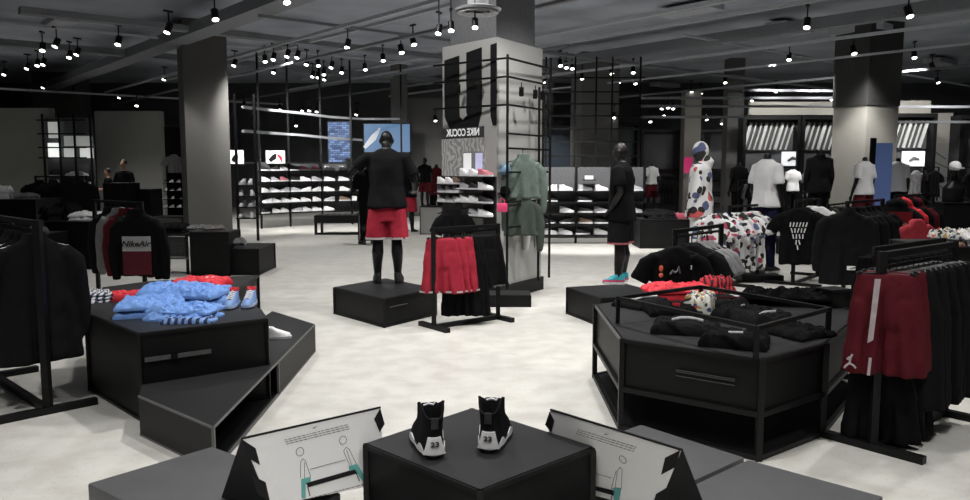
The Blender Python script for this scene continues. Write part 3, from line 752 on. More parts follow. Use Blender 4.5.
# ================================================================ MANNEQUINS
def mannequin(label, loc, rz, skin=SKINM, head='stub', arms='down', top=None, topk='tee', shorts=None, pants=None, hem=None, topL=.88, H=1., shoes=None, pose=0, cat='mannequin', topw=1.):
    """stands on its origin facing +y, about 1.8 m tall"""
    t = thing('mannequin', label, cat, loc, rz); t.scale = (H * (.87 if arms == 'down' else 1), H, H)
    q = NB()
    fx = .115
    for s in (-1, 1):
        limb(q, [(s * fx, .02, .055), (s * fx, -.005, .10), (s * fx, -.015, .25), (s * .11, -.028, .36), (s * .105, -.01, .50), (s * .10, .012, .62), (s * .095, 0, .82), (s * .085, 0, .95)], [(.042, .046), (.04, .046), (.056, .062), (.068, .074), (.06, .062), (.072, .078), (.086, .094), (.09, .1)], 14)
        limb(q, [(s * fx, -.05, .045), (s * (fx + .008), .03, .04), (s * (fx + .02), .13, .028), (s * (fx + .025), .19, .02)], [(.03, .034), (.034, .034), (.042, .026), (.03, .016)], 10)
    lz(q, [(.80, 0, 0, .13, .09), (.88, 0, 0, .175, .115), (.96, 0, 0, .172, .115), (1.08, 0, 0, .145, .10), (1.2, 0, 0, .165, .11), (1.33, 0, .0, .19, .125), (1.43, 0, -.005, .19, .105), (1.5, 0, -.01, .13, .075), (1.54, 0, -.005, .06, .055)], 24)
    limb(q, [(0, -.005, 1.48), (0, .0, 1.56), (0, .012, 1.60)], [.056, .052, .05], 12)
    if head == 'full' or head == 'bowed':
        hy = .075 if head == 'bowed' else .02; hz_ = 1.635 if head == 'bowed' else 1.67
        ball(q, (0, hy, hz_), (.075, .092, .11)); ball(q, (0, hy + .04, hz_ - .05), (.05, .055, .06))
        for s in (-1, 1): ball(q, (s * .075, hy, hz_ - .01), (.012, .022, .03), 8, 6)
        ball(q, (0, hy + .095, hz_ - .015), (.012, .018, .025), 8, 6)
    hands = []
    A = {'down': [((.185, 0, 1.43), (.215, -.02, 1.27), (.235, -.01, 1.13), (.24, .05, .98), (.24, .08, .88))] * 2,
         'raised': [((.20, 0, 1.44), (.30, .03, 1.36), (.40, .04, 1.26), (.44, .20, 1.32), (.455, .28, 1.37)),
                    ((.20, 0, 1.43), (.27, .01, 1.30), (.315, .02, 1.17), (.32, .14, 1.08), (.31, .22, 1.06))],
         'hips': [((.19, 0, 1.43), (.235, -.03, 1.3), (.26, -.05, 1.16), (.24, .03, 1.02), (.2, .08, .95))] * 2,
         'forward': [((.20, 0, 1.43), (.24, .03, 1.3), (.26, .05, 1.17), (.24, .2, 1.12), (.23, .28, 1.12))] * 2}[arms]
    for s, a in zip((-1, 1), A):
        P = [Vector((s * x, y, z)) for x, y, z in a]
        limb(q, P, [.052, .046, .04, .033, .025], 12)
        d = (P[-1] - P[-2]).normalized(); side = d.cross(Vector((0, 0, 1)) if abs(d.z) < .8 else Vector((0, 1, 0))).normalized(); nn = side.cross(d)
        limb(q, [P[-1] - d * .01, P[-1] + d * .045, P[-1] + d * .085], [(.024, .018), (.036, .016), (.034, .013)], 10)
        for k, l in enumerate((.055, .068, .07, .06)):
            o_ = P[-1] + d * .078 + side * (k - 1.5) * .0185
            limb(q, [o_, o_ + d * l * .5 - nn * .004, o_ + d * l - nn * .018], [.0095, .009, .007], 7)
        o_ = P[-1] + d * .02 - side * .03
        limb(q, [o_, o_ - side * .022 + d * .03 - nn * .008, o_ - side * .028 + d * .062 - nn * .014], [.012, .0105, .008], 7)
    q = remesh(q, .0095, 2)
    body = obj('body', q, skin, t)
    if top:
        q = NB(); w = topw
        rows = [(1.535, 0, 0, .075, .07), (1.51, 0, -.005, .12 * w, .085), (1.475, 0, -.005, .175 * w, .105), (1.42, 0, -.005, .2 * w, .13), (1.3, 0, 0, .21 * w, .15), (1.12, 0, 0, .20 * w, .145), (1.0, 0, 0, .218 * w, .168), (topL, 0, 0, .235 * w, .185), (topL - .01, 0, 0, .225 * w, .175)]
        lz(q, rows, 44, foldf(3, .07, pose + 1, 1.4, topL))
        for s, a in zip((-1, 1), A):
            P = [Vector((s * x, y, z)) for x, y, z in a]
            if topk == 'tee': e = P[1].lerp(P[2], .45); limb(q, [Vector((s * .13, 0, 1.44)), P[0], P[1], e], [(.06, .06), (.07, .08), (.074, .085), (.076, .082)], 14)
            elif topk == 'long': limb(q, [Vector((s * .14, 0, 1.44))] + P, [.06, .08, .072, .066, .055, .042], 14)
        if topk == 'long': limb(q, [(0, -.06, 1.46), (0, -.08, 1.53), (0, -.06, 1.6)], [.09, .1, .05])
        q = remesh(q, .013, 2); crumple(q, .014, 6, pose); obj('shirt', q, top, t)
    if shorts:
        q = NB(); z1 = .52
        lz(q, [(1.0, 0, 0, .175, .12), (.93, 0, 0, .185, .13), (.72, 0, 0, .20, .14)], 32)
        for s in (-1, 1): lz(q, [(.86, s * .1, 0, .11, .13), (.7, s * .112, .0, .118, .13), (z1, s * .122, .0, .125, .135), (z1 - .01, s * .122, 0, .11, .12)], 28, foldf(3, .07, s + pose, .85, z1))
        q = remesh(q, .012, 2); crumple(q, .008, 7, pose); sh_ = obj('shorts', q, shorts, t)
        if hem:
            for s in (-1, 1):
                q = NB(); rings(q, [[Vector((s * .122 + .131 * f * math.cos(2 * PI * k / 30), .141 * f * math.sin(2 * PI * k / 30), z)) for k in range(30)] for z, f in ((.512, 1.0), (.536, 1.0))], cap=False)
                bmesh.ops.solidify(q, geom=q.faces[:], thickness=-.004)
                obj('hem', q, hem, sh_)
    if pants:
        q = NB()
        lz(q, [(1.02, 0, 0, .175, .125), (.93, 0, 0, .19, .14), (.84, 0, 0, .19, .14)], 28)
        for s in (-1, 1): lz(q, [(.88, s * .095, 0, .1, .12), (.6, s * .105, 0, .085, .095), (.4, s * .11, -.01, .075, .085), (.15, s * .115, -.005, .065, .075), (.09, s * .115, 0, .06, .068)], 22, foldf(2, .1, s, .8, .1))
        q = remesh(q, .013, 2); crumple(q, .012, 9, pose); obj('trousers', q, pants, t)
    if shoes:
        for s in (-1, 1):
            q = NB(); rot = Matrix.Rotation(-s * R(10), 3, 'Z'); n = 20
            def pt(x, y, z): return rot @ Vector((x, y - .09, z)) + Vector((s * fx, 0, 0))
            rings(q, [[pt(x, y, z) for x, y in outline(n, L, w)] for z, L, w in ((0, .275, .048), (.03, .285, .051))])
            o = obj('sole', q, shoes[1], t)
            q = NB(); rings(q, [[pt(x, y + y0, z) for x, y in outline(n, L, w)] for z, L, w, y0 in ((.028, .28, .05, .002), (.055, .262, .05, .0), (.08, .2, .048, .0), (.105, .14, .046, .005), (.125, .125, .046, .008))]); o = obj('shoe', q, shoes[0], t)
            if len(shoes) > 2:
                q = NB(); rings(q, [[pt(x * 1.03, y + y0 - .002, z) for x, y in outline(n, L, w)] for z, L, w, y0 in ((.034, .284, .0505, .0), (.056, .266, .0505, .0))], cap=False); obj('stripe', q, shoes[2], o)
    return t

# ================================================================ TABLES, FOLDS
def folded(name, label, cat, loc, rz, s, m, seed=0, group=None, layers=1, extra=None, amp=.016):
    """a crumpled folded garment lying flat; s = (x, y, z) size"""
    t = thing(name, label, cat, loc, rz, group)
    q = NB(); hz = s[2] / layers
    for k in range(layers):
        j = random.Random(seed * 11 + k)
        bb = bmesh.ops.create_grid(q, x_segments=44, y_segments=34, size=.5)
        vs = bb['verts']; off = (j.uniform(-.02, .02), j.uniform(-.02, .02))
        pairs = {}
        top = []
        for v in vs:
            u, w_ = v.co.x * 2, v.co.y * 2
            edge = max(abs(u), abs(w_))
            rim = 1 - max(0, (edge - .75) / .25) ** 2.2
            nz = noise.noise(Vector((u * 2.2 + seed * 5, w_ * 3.1 + k * 3, seed)))
            nz2 = .5 - 2.2 * abs(noise.noise(Vector((u * 3.4 + w_ * 1.1 + seed * 3, w_ * 4.6 - u, k + seed)))) - .9 * abs(noise.noise(Vector((u * 8 + seed, w_ * 9, k * 2 + seed))))
            wob = 1 + .12 * noise.noise(Vector((math.atan2(w_, u) * 1.3, seed * 2.3, k)))
            v.co = Vector((u * .5 * s[0] * wob + off[0], w_ * .5 * s[1] * wob + off[1], k * hz + hz * (.35 + .65 * rim) + (nz * amp + nz2 * amp * .8) * rim))
            v.co.z = max(v.co.z, k * hz + .004)
        ex = bmesh.ops.extrude_face_region(q, geom=list({f for v in vs for f in v.link_faces}))
        for v in [g for g in ex['geom'] if isinstance(g, bmesh.types.BMVert)]: v.co.z = k * hz + .001
    obj('folded_cloth', q, m, t)
    if extra: extra(t)
    return t
def plate_table(poly, z, zb, name, label, edge=True, cat='display plinth', topm=None, bodym=None, leg=False, panel_z=None, vent=None):
    """closed plinth with a separate top board and steel edge strips"""
    c = sum((Vector((p[0], p[1], 0)) for p in poly), Vector()) / len(poly)
    t = thing(name, label, cat, (c.x, c.y, zb))
    def sh_(f): return [((p[0] - c.x) * f, (p[1] - c.y) * f) for p in poly]
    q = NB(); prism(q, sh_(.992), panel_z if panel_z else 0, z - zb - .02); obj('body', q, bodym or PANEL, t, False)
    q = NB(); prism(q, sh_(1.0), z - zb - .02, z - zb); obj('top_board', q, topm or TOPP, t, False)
    if edge:
        P = [Vector((p[0], p[1], 0)) for p in sh_(1.002)]
        for i, p in enumerate(P):
            n_ = P[(i + 1) % len(P)]
            q = NB(); bar(q, p + Vector((0, 0, .0)), p + Vector((0, 0, z - zb - .004)), .02); obj('corner_post', q, EDGE if edge == 2 else BLK, t, False)
            for zz in (z - zb - .012, .012):
                q = NB(); bar(q, p + Vector((0, 0, zz)), n_ + Vector((0, 0, zz)), .016)
                obj('edge_strip', q, EDGE if edge == 2 else BLK, t, False)
    return t

# ================================================================ FOREGROUND
cz = .6
cp = [W(366, 443, cz), W(480, 489, cz), W(593, 446, cz), W(472, 408, cz)]
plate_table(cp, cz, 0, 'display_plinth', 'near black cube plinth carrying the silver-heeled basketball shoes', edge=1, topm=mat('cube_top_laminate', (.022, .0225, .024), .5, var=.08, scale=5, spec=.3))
def bench(label, poly, z=.42):
    c = sum((Vector((p[0], p[1], 0)) for p in poly), Vector()) / len(poly)
    t = thing('upholstered_bench', label, 'bench', (c.x, c.y, 0))
    P = [((p[0] - c.x), (p[1] - c.y)) for p in poly]
    q = NB(); prism(q, P, z - .09, z); obj('cushion', q, LEATH, t, True, .012)
    q = NB(); prism(q, [(x * .985, y * .985) for x, y in P], .06, z - .092); obj('base', q, LEATH2, t, False)
    q = NB(); prism(q, [(x * .9, y * .9) for x, y in P], 0, .06); obj('foot', q, BLK, t, False)
    return t
ZB = .42
C0, C1 = W(87, 483, ZB), W(212, 446, ZB); u = Vector((.8, -.6, 0))
bench('grey leather bench left of the cube plinth, under the left folded sign', [C0, C0 + u * .84, C1 + u * .80, C1])
C0, C1 = W(641, 424, ZB), W(745, 457, ZB); u = Vector((-.75, -.66, 0))
bench('square grey leather bench behind the right folded sign, touching the rail-framed table', [C0, C0 + u * .5, C1 + u * .5, C1])
C0, C1 = W(748, 459, ZB), W(884, 496, ZB)
bench('grey leather bench at the bottom edge, right of the right folded sign', [C0, C0 + u * .56, C1 + u * .6, C1])

def plane_hit(p0, n_, px, py):
    v = ray(px, py); o = Vector((0, 0, CAMH)); t_ = (p0 - o).dot(n_) / v.dot(n_)
    return o + v * t_
def placard(label, ridge, br, blp, back, marks):
    """folded tent sign standing over the bench: ridge / front foot / rear foot end points"""
    TL, TR = ridge; FR = br; BL, BR = back
    n0 = (TR - TL).cross(FR - TL).normalized(); FL = plane_hit(TL, n0, *blp)
    c = (FL + FR + BL + BR) / 4; c.z = ZB
    t = thing('folded_sign', label, 'sign', c)
    n_ = (TR - TL).cross(FL - TL).normalized()
    if n_.y > 0: n_ = -n_
    def sheet(bm, pts, nn, th=.004):
        lo = [bm.verts.new(p) for p in pts]; hi = [bm.verts.new(p + nn * th) for p in pts]; n = len(pts)
        bm.faces.new(hi); bm.faces.new(lo[::-1])
        for i in range(n): bm.faces.new((lo[i], lo[(i + 1) % n], hi[(i + 1) % n], hi[i]))
    q = NB(); sheet(q, [TL, TR, FR, FL], n_); f = obj('front_panel', q, WHITE, t, False, world=True)
    q = NB(); sheet(q, [TL, BL, BR, TR], -n_, .003); obj('back_panel', q, CARDB, t, False, world=True)
    q = NB(); nn = (BL - TL).cross(FL - TL).normalized(); sheet(q, [TL, FL, BL], nn, .003); obj('end_flap', q, CARDB, t, False, world=True)
    q = NB(); nn = (BR - TR).cross(FR - TR).normalized(); sheet(q, [TR, FR, BR], nn, .003); obj('end_flap', q, CARDB, t, False, world=True)
    q = NB(); bar(q, TL + n_ * .003 - Vector((0, 0, .001)), TR + n_ * .003 - Vector((0, 0, .001)), .006, .006); obj('top_edge', q, CARDB, t, False, world=True)
    for name, m, kind, pts, w in marks:
        q = NB(); H = [plane_hit(TL, n_, x, y) + n_ * .0045 for x, y in pts]
        if kind == 'poly':
            sheet(q, H, n_, .0012)
        elif kind == 'line':
            for a_, b_ in zip(H, H[1:]): bar(q, a_, b_, w, .0012, n_)
        elif kind == 'ring':
            cc = H[0]; r_ = w; xx = (TR - TL).normalized(); yy = xx.cross(n_)
            N_ = 24; pp = [cc + xx * r_ * math.cos(2 * PI * k / N_) + yy * r_ * math.sin(2 * PI * k / N_) for k in range(N_)]
            for k in range(N_): bar(q, pp[k], pp[(k + 1) % N_], .0018, .0012, n_)
        elif kind == 'text':
            r2 = random.Random(3)
            a_, b_ = H; L_ = (b_ - a_).length; s_ = 0
            while s_ < L_ - .012:
                w_ = r2.uniform(.006, .02); bar(q, a_.lerp(b_, s_ / L_), a_.lerp(b_, min(1, (s_ + w_) / L_)), .0022, .001, n_); s_ += w_ + .004
        q2 = [v.co for v in q.verts]
        if name != 'skip':
            bmesh.ops.translate(q, verts=q.verts[:], vec=-t.location); obj(name, q, m, f if 'stripe' not in name else f, False)
    return t
Z1 = .70
mk = [('black_stripe', CARDB, 'poly', [(242.5, 440), (255, 448), (259.5, 465), (246, 457)], 0), ('black_stripe', CARDB, 'poly', [(251, 475), (265, 482), (269.5, 502), (257, 494)], 0),
      ('black_stripe', CARDB, 'poly', [(379.5, 408), (373.5, 419), (379, 432), (384, 424)], 0),
      ('swoosh', LINEK, 'poly', [(312, 427.5), (313.2, 428.6), (317, 425.6), (313.6, 427.3)], 0),
      ('text_line', LINEK, 'text', [(284, 440), (349, 424)], 0), ('text_line', LINEK, 'text', [(285, 442), (350, 426)], 0), ('text_line', LINEK, 'text', [(286, 444), (350, 428.3)], 0),
      ('head_outline', LINEK, 'ring', [(299.4, 451.6)], .0145), ('head_outline', LINEK, 'ring', [(342.4, 440)], .0145),
      ('figure_outline', LINEK, 'line', [(300, 478), (300, 462), (302.5, 458.5), (305, 461), (310, 476), (304, 482), (304, 462)], .0016),
      ('figure_outline', LINEK, 'line', [(349, 465), (343, 451), (345.5, 447), (348.5, 449), (356, 464), (352, 468), (346, 450)], .0016),
      ('leg_mark', TEAL, 'poly', [(300.5, 479), (310, 476.5), (310, 482), (305, 484), (305, 498), (301, 498)], 0),
      ('leg_mark', TEAL, 'poly', [(348, 466), (356.5, 463.5), (366, 480), (362, 481), (354, 470), (349, 471)], 0),
      ('bench_mark', CARDB, 'poly', [(305, 483), (354, 469), (357, 473), (308, 487)], 0),
      ('bench_leg', CARDB, 'line', [(307, 486), (309.5, 496)], .003), ('bench_leg', CARDB, 'line', [(355.5, 473), (359, 481)], .003),
      ('distance_line', LINEK, 'line', [(310, 469), (345, 459.5)], .0016), ('text_line', LINEK, 'text', [(306, 499), (364, 484)], 0)]
mkL = mk
placard('left folded white sign with bench seating pictogram, standing on the left grey bench', (W(242, 438, Z1), W(380, 407, Z1)), W(384, 483, .425), (270, 506), (W(222, 497, .425), W(352, 452, .425)), mk)
mk = [('black_stripe', CARDB, 'poly', [(550.5, 411), (555, 420), (552, 432), (546, 424)], 0),
      ('black_stripe', CARDB, 'poly', [(681, 449.5), (666, 457), (662, 474), (677, 466)], 0), ('black_stripe', CARDB, 'poly', [(671, 485), (657, 493), (652, 508), (668, 502)], 0),
      ('swoosh', LINEK, 'poly', [(605, 433), (606.5, 434.6), (610, 433.2), (607, 433.6)], 0),
      ('text_line', LINEK, 'text', [(579, 429), (640, 447.5)], 0), ('text_line', LINEK, 'text', [(578, 431), (639, 449.7)], 0), ('text_line', LINEK, 'text', [(577, 433), (638, 452)], 0),
      ('head_outline', LINEK, 'ring', [(623.5, 459)], .0145),
      ('figure_outline', LINEK, 'line', [(616, 486), (618, 471), (620.5, 466.5), (623, 469), (622, 488), (616, 487), (612, 488), (617, 470)], .0016),
      ('leg_mark', TEAL, 'poly', [(614, 487), (622, 488), (619, 505), (615, 505), (614.5, 493)], 0),
      ('bench_mark', CARDB, 'poly', [(594, 485), (616, 490), (615, 495), (594, 489)], 0), ('bench_leg', CARDB, 'line', [(613, 494), (611, 504)], .003),
      ('distance_line', LINEK, 'line', [(594, 472), (612, 477.5)], .0016)]
placard('right folded white sign with bench seating pictogram, partly behind the cube plinth', (W(551, 409, Z1), W(682, 449, Z1)), W(657, 511, .425), (545, 482), (W(580, 452, .425), W(703, 503, .425)), mk)

# left stepped plinths
zl, zh = .25, .575
lowp = [W(139, 395, zl), W(213, 426, zl), W(314, 324, zl)] + [Vector((x, y, zl)) for x, y in ((-2.02, 7.3), (-2.0, 6.24), (-1.60, 5.66), (-1.478, 5.27), (-2.15, 4.77))]
c = sum(lowp[:3], Vector()) / 3; c.z = 0
t = thing('display_plinth', 'low black plinth with pale steel edges, pointing towards the left folded sign', 'display plinth', c)
q = NB(); prism(q, lowp, zl - .02, zl); obj('top_board', q, TOPP, t, False, world=True)
a, b_, e, g = [Vector((p.x, p.y, 0)) for p in lowp[:4]]; c = Vector((c.x, c.y, 0))
m_ = b_.lerp(e, .52)
for (p, r_, nm) in ((a, b_, 'front_panel'), (m_, e, 'side_panel'), (e, g, 'rear_panel')):
    q = NB(); bar(q, p.lerp(r_, .01) + Vector((0, 0, zl / 2)), p.lerp(r_, .99) + Vector((0, 0, zl / 2)), .015, zl - .03); obj(nm, q, PANEL, t, False, world=True)
q = NB(); bar(q, m_ + Vector((0, 0, zl / 2)), m_ + (a - b_) * .5 + Vector((0, 0, zl / 2)), .015, zl - .03); obj('divider', q, PANEL, t, False, world=True)
q = NB(); prism(q, lowp, .0, .012); obj('floor_board', q, PANEL, t, False, world=True)
for p in (b_, m_, e):
    q = NB(); bar(q, p, p + Vector((0, 0, zl - .005)), .016); obj('corner_post', q, EDGE, t, False, world=True)
for z in (zl - .008, .008):
    for p, r_ in ((a, b_), (b_, e), (e, g)):
        q = NB(); bar(q, p + Vector((0, 0, z)), r_ + Vector((0, 0, z)), .014); obj('edge_strip', q, EDGE, t, False, world=True)
hp = [W(86, 312, zh), W(139, 333, zh), Vector((-1.50, 5.28, zh)), W(260, 309, zh), W(232, 295, zh), W(86, 302, zh)]
t = plate_table(hp, zh, 0, 'display_plinth', 'tall black plinth carrying the light blue shirts and blue red-collared trainers', edge=1)
# vent strip on its front face
fa, fb = Vector((hp[1].x, hp[1].y, 0)), Vector((hp[2].x, hp[2].y, 0))
q = NB(); fn2 = Vector(((fb - fa).y, -(fb - fa).x, 0)).normalized() * .008
bar(q, fa.lerp(fb, .03) + fn2 + Vector((0, 0, .40)), fa.lerp(fb, .53) + fn2 + Vector((0, 0, .40)), .008, .028)
obj('recessed_handle', q, EDGE, t, False, world=True)
q = NB(); bar(q, fa.lerp(fb, .22) + fn2 * 1.6 + Vector((0, 0, .40)), fa.lerp(fb, .27) + fn2 * 1.6 + Vector((0, 0, .40)), .012, .032); obj('socket', q, BLK, t, False, world=True)
rp = [W(104, 300.3, zh), W(231, 293.5, zh), W(258, 275, zh), W(150, 281, zh), W(104, 287, zh)]
plate_table(rp, zh, 0, 'display_plinth', 'black plinth behind the light blue shirts, with a red shirt lying on it', edge=1)
for i, (px, py, rz, sx, sy, sz, lab) in enumerate(((152, 314, .25, .42, .34, .11, 'light blue shirt with dark creases at the left end of the blue heap'),
                                                 (183, 318, -.15, .44, .28, .09, 'light blue shirt folded at the front of the blue heap, nearest the plinth edge'),
                                                 (172, 303, .1, .42, .36, .14, 'light blue shirt spread on top at the middle back of the blue heap'),
                                                 (204, 303, -.2, .34, .38, .12, 'light blue shirt at the right end of the heap beside the blue trainers'),
                                                 (160, 306, .5, .30, .26, .10, 'light blue shirt on the left shoulder of the blue heap, behind its left end'))):
    p = W(px, py, zh); folded('folded_shirt', lab, 'shirt', (p.x, p.y, zh), rz, (sx, sy, sz), CLBL, i + 1, 'light blue shirts on the tall plinth', 2, amp=.03)
def nav(t_):
    q = NB(); limb(q, [(-.12, -.13, .012), (-.02, -.145, .02), (.1, -.13, .014)], [.008, .012, .008]); obj('dark_lining', q, CLNV, t_)
p = W(190, 322, zh); folded('folded_shorts', 'blue and navy shorts with white trim poking from under the heap, at its front centre', 'shorts', (p.x, p.y, zh), .1, (.34, .12, .035), wave_mat('navy_blue_stripe', (.02, .03, .09), (.2, .35, .7), 7, 3, (0, 0, .3), .8, .5), 9, amp=.01)
TRB = mat('trainer_blue', (.16, .28, .55), .6)
for px, py, lab in ((231, 306, 'blue red-collared trainer next to the light blue shirts, left one of the pair'), (248.5, 305, 'blue red-collared trainer at the right corner of the tall plinth')):
    p = W(px, py, zh); runner(lab, (p.x + .015, p.y + .10, zh), PI + .06, TRB, mat('sole_blue', (.35, .45, .65), .5), CLR, SW, .95)
p = W(121, 300, zh); folded('folded_shirt', 'small red folded shirt beside the striped cloth and dark jackets', 'shirt', (p.x, p.y, zh), .15, (.27, .18, .06), CLR, 21)
p = W(97, 301, zh); folded('folded_shirt', 'white and navy striped folded cloth at the left end of the tall plinth', 'shirt', (p.x, p.y, zh), .6, (.17, .22, .075), wave_mat('white_navy_stripe', (.03, .04, .09), (.6, .6, .62), 9, 4, (0, 0, .8), .8, .45), 22, layers=3)
p = W(201, 286.5, zh)
def wtag(t_):
    q = NB(); box(q, (.06, .05, .075), (.07, .05, .006), .3); obj('white_label', q, WHITE, t_, True)
folded('folded_shirt', 'red folded shirt with a white tag on the rear black plinth', 'shirt', (p.x, p.y, zh), -.1, (.42, .36, .075), CLR, 23, extra=wtag)
p = W(280, 339, zl); wshoe('white', (p.x - .14, p.y + .02, zl + .001), -PI / 2, 'lying on the low plinth, peeking out past the tall plinth', 'on the low plinth', .8)

# dark jackets, far left rack
ra, rb_ = Vector((-2.86, 4.97, 0)), Vector((-3.75, 5.83, 0))
rack('tall dark clothes rack with black jackets at the left edge', ra, rb_, 1.27, .30, .045, low=[1.2])
ang = math.atan2((ra - rb_).y, (ra - rb_).x)
for i, p in enumerate(rail_spots(ra, rb_, 9, .02, .98)):
    m = CLB2 if i in (0, 3, 6) else CLB
    me = top_mesh('jacket', m, i % 3, .84, .225)
    labs = ['outermost', 'second', 'third', 'fourth', 'fifth', 'sixth', 'seventh', 'eighth', 'ninth']
    hung('jacket', me, 0, (p.x, p.y, 1.24), ang + PI / 2 + rnd.uniform(-.1, .1), 'black zip jacket on the left-edge rack, %s counted from the tall plinth side' % labs[i], 'jacket', 'black jackets on the left-edge rack', HM)
q = NB(); bar(q, (-3.9, 5.35, .02), (-2.62, 5.06, .02), .1, .04); 
# NikeAir sweatshirt rack
p0 = D(143, 205, 8.0); ra, rb_ = Vector((p0.x + .05, 7.85, 0)), Vector((p0.x - .75, 8.5, 0))
rack('black clothes rack with colour-block sweatshirt hung at its near end', ra, rb_, p0.z + .04, .3, .035)
t = hung('sweatshirt', top_mesh('jacket', CLB, 1, .66, .2), 0, (p0.x, 7.86, p0.z + .02), R(4), 'black sweatshirt with white and dark red chest block reading NikeAir', 'sweatshirt')
def chest(t_, w, z1, z0, m, name, y=-.075, n=12, th=.012):
    q = NB(); A_ = [[q.verts.new((w * (-1 + 2 * i / n), y + .016 * (abs(-1 + 2 * i / n)) ** 2, z)) for i in range(n + 1)] for z in (z1, z0)]
    for i in range(n): q.faces.new((A_[0][i], A_[0][i + 1], A_[1][i + 1], A_[1][i]))
    bmesh.ops.solidify(q, geom=q.faces[:], thickness=th)
    return obj(name, q, m, t_)
cb = chest(t, .14, -.27, -.42, CLW, 'white_block')
text('print', 'NikeAir', .078, SDK, cb, (0, -.085, -.345), (R(90), 0, 0), shear=.25, sx=1.1)
chest(t, .14, -.421, -.66, mat('dark_red_cotton', (.16, .02, .035), .85), 'dark_red_block')
ux = (rb_ - ra).normalized()
for i, (m, lab) in enumerate(((CLB, 'black hoodie right behind the NikeAir sweatshirt'), (CLM, 'maroon sweatshirt second behind the NikeAir sweatshirt'), (CLG, 'grey sweatshirt behind the maroon one on the NikeAir rack'), (CLB2, 'washed black sweatshirt deepest on the NikeAir rack'))):
    p = ra + ux * (.16 + .17 * i); hung('sweatshirt', top_mesh('jacket', m, i % 2, .66, .19), 0, (p.x, p.y, p0.z + .02), R(-12), lab, 'sweatshirt')

# mid-left group: console, cube, low cube
p = D(209, 250, 11.6)
def boxtable(label, px0, px1, d, z, dep=.6, rz=0, name='display_plinth', cat='display plinth', m=None):
    x0, x1 = D(px0, 200, d).x, D(px1, 200, d).x
    c = Vector(((x0 + x1) / 2, d + dep / 2, 0)); w = (x1 - x0) / 2; h = dep / 2
    cc, ss = math.cos(rz), math.sin(rz)
    P = [(c.x + (sx * w) * cc - sy * h * ss, c.y + sx * w * ss + sy * h * cc) for sx, sy in ((-1, -1), (1, -1), (1, 1), (-1, 1))]
    return plate_table(P, z, 0, name, label, edge=1, cat=cat, bodym=m), c
_, ca = boxtable('black cube plinth before the grey left pillar, topped with grey folded clothes', 189, 227, 11.5, .66, .55)
_, cbx = boxtable('lower black plinth right of the clothes-topped cube, with one grey garment', 227.5, 257, 11.6, .40, .9)
_, cc_ = boxtable('grey step plinth far behind the cube, left of the grey left pillar', 150, 182, 20, .35, .8, m=CONC)
# perforated console
d = 11.9; x0, x1 = D(158, 200, d).x, D(192, 200, d).x
t = thing('console_table', 'black console with perforated front left of the black cube plinth', 'table', ((x0 + x1) / 2, d, 0)); w = (x1 - x0) / 2
q = NB(); box(q, (0, 0, .6), (2 * w, .5, .03)); obj('table_top', q, TOPP, t, False)
q = NB(); box(q, (0, -.22, .42), (2 * w, .02, .30)); fp = obj('front_panel', q, wave_mat('perforated_steel', (.015, .015, .016), (.05, .05, .052), 9, 6, (0, 0, 0), .5, .8), t, False)
q = NB()
for i in range(10):
    for j in range(3): box(q, (-w + .1 + i * (2 * w - .2) / 9, -.232, .34 + j * .055 + (i % 2) * .02), (.03, .006, .02))
obj('perforations', q, mat('hole_grey', (.05, .05, .05), .6), fp, False)
q = NB(); box(q, (0, -.23, .25), (2 * w, .03, .03)); obj('lower_rail', q, EDGE, t, False)
for sx in (-1, 1):
    for sy in (-1, 1):
        q = NB(); bar(q, (sx * (w - .02), sy * .22, 0), (sx * (w - .02), sy * .22, .6), .035); obj('leg', q, BLK, t, False)
for k, (px, py, d_, z, s, m, lab) in enumerate(((172, 232, 11.9, .615, (.42, .38, .14), CLB2, 'black folded sweater bundle on the perforated console'), (200, 229, 11.8, .66, (.3, .35, .07), CLG, 'dark grey folded clothes at the left half of the black cube top'), (215, 230, 11.8, .66, (.3, .35, .06), mat('taupe_cotton', (.16, .15, .135), .9), 'taupe folded clothes at the right half of the black cube top'), (236, 248, 11.9, .40, (.2, .3, .13), CLG, 'small grey garment bundle on the lower black plinth'))):
    x = D(px, py, d_).x; folded('folded_clothes', lab, 'clothes', (x, d_, z), .2 * k, s, m, 30 + k, layers=2, amp=.03)

# dark tables and stands at the far left
tgb, _ = boxtable('black display block holding white garment, behind the NikeAir rack', 44, 98, 12.3, .76, .9)
boxtable('tall dark block at the left edge before the grey partition', -20, 35, 14.5, 1.02, .9)
boxtable('dark block half hidden above the black jackets, near the left edge', 2, 44, 11.6, .62, .6)
x = D(86, 226, 12.6).x; folded('folded_shirt', 'white folded shirt on the black block behind NikeAir rack', 'shirt', (x, 12.7, .76), .3, (.52, .35, .11), CLW, 41, layers=2, amp=.04)
for k, (px, d_, z, m, s, lab) in enumerate(((27, 14.8, 1.02, CLG, (.35, .3, .08), 'grey folded clothes on tall dark block at the left edge, right of others'), (3, 14.8, 1.02, CLW, (.3, .3, .22), 'white and grey heaped clothes on the tall dark block, at the left edge'), (36, 11.9, .62, CLG, (.25, .3, .06), 'small grey folded cloth on the half-hidden dark block'), (53, 12.6, .76, CLB2, (.35, .35, .2), 'black heaped clothes at the left end of the block behind the NikeAir rack'), (66, 12.7, .76, CLB, (.3, .3, .26), 'black bulky bag-like heap in the middle of the block behind NikeAir rack'))):
    x = D(px, 200, d_).x; folded('folded_clothes', lab, 'clothes', (x, d_, z), .3 * k, s, m, 50 + k, layers=2, amp=.05)
for k, px in enumerate((45, 65.5)):
    p = D(px, 236, 12.28); q = NB(); box(q, (p.x, 12.28, p.z), (.035, .03, .09)); obj('price_tag', q, WHITE, tgb, False, world=True)
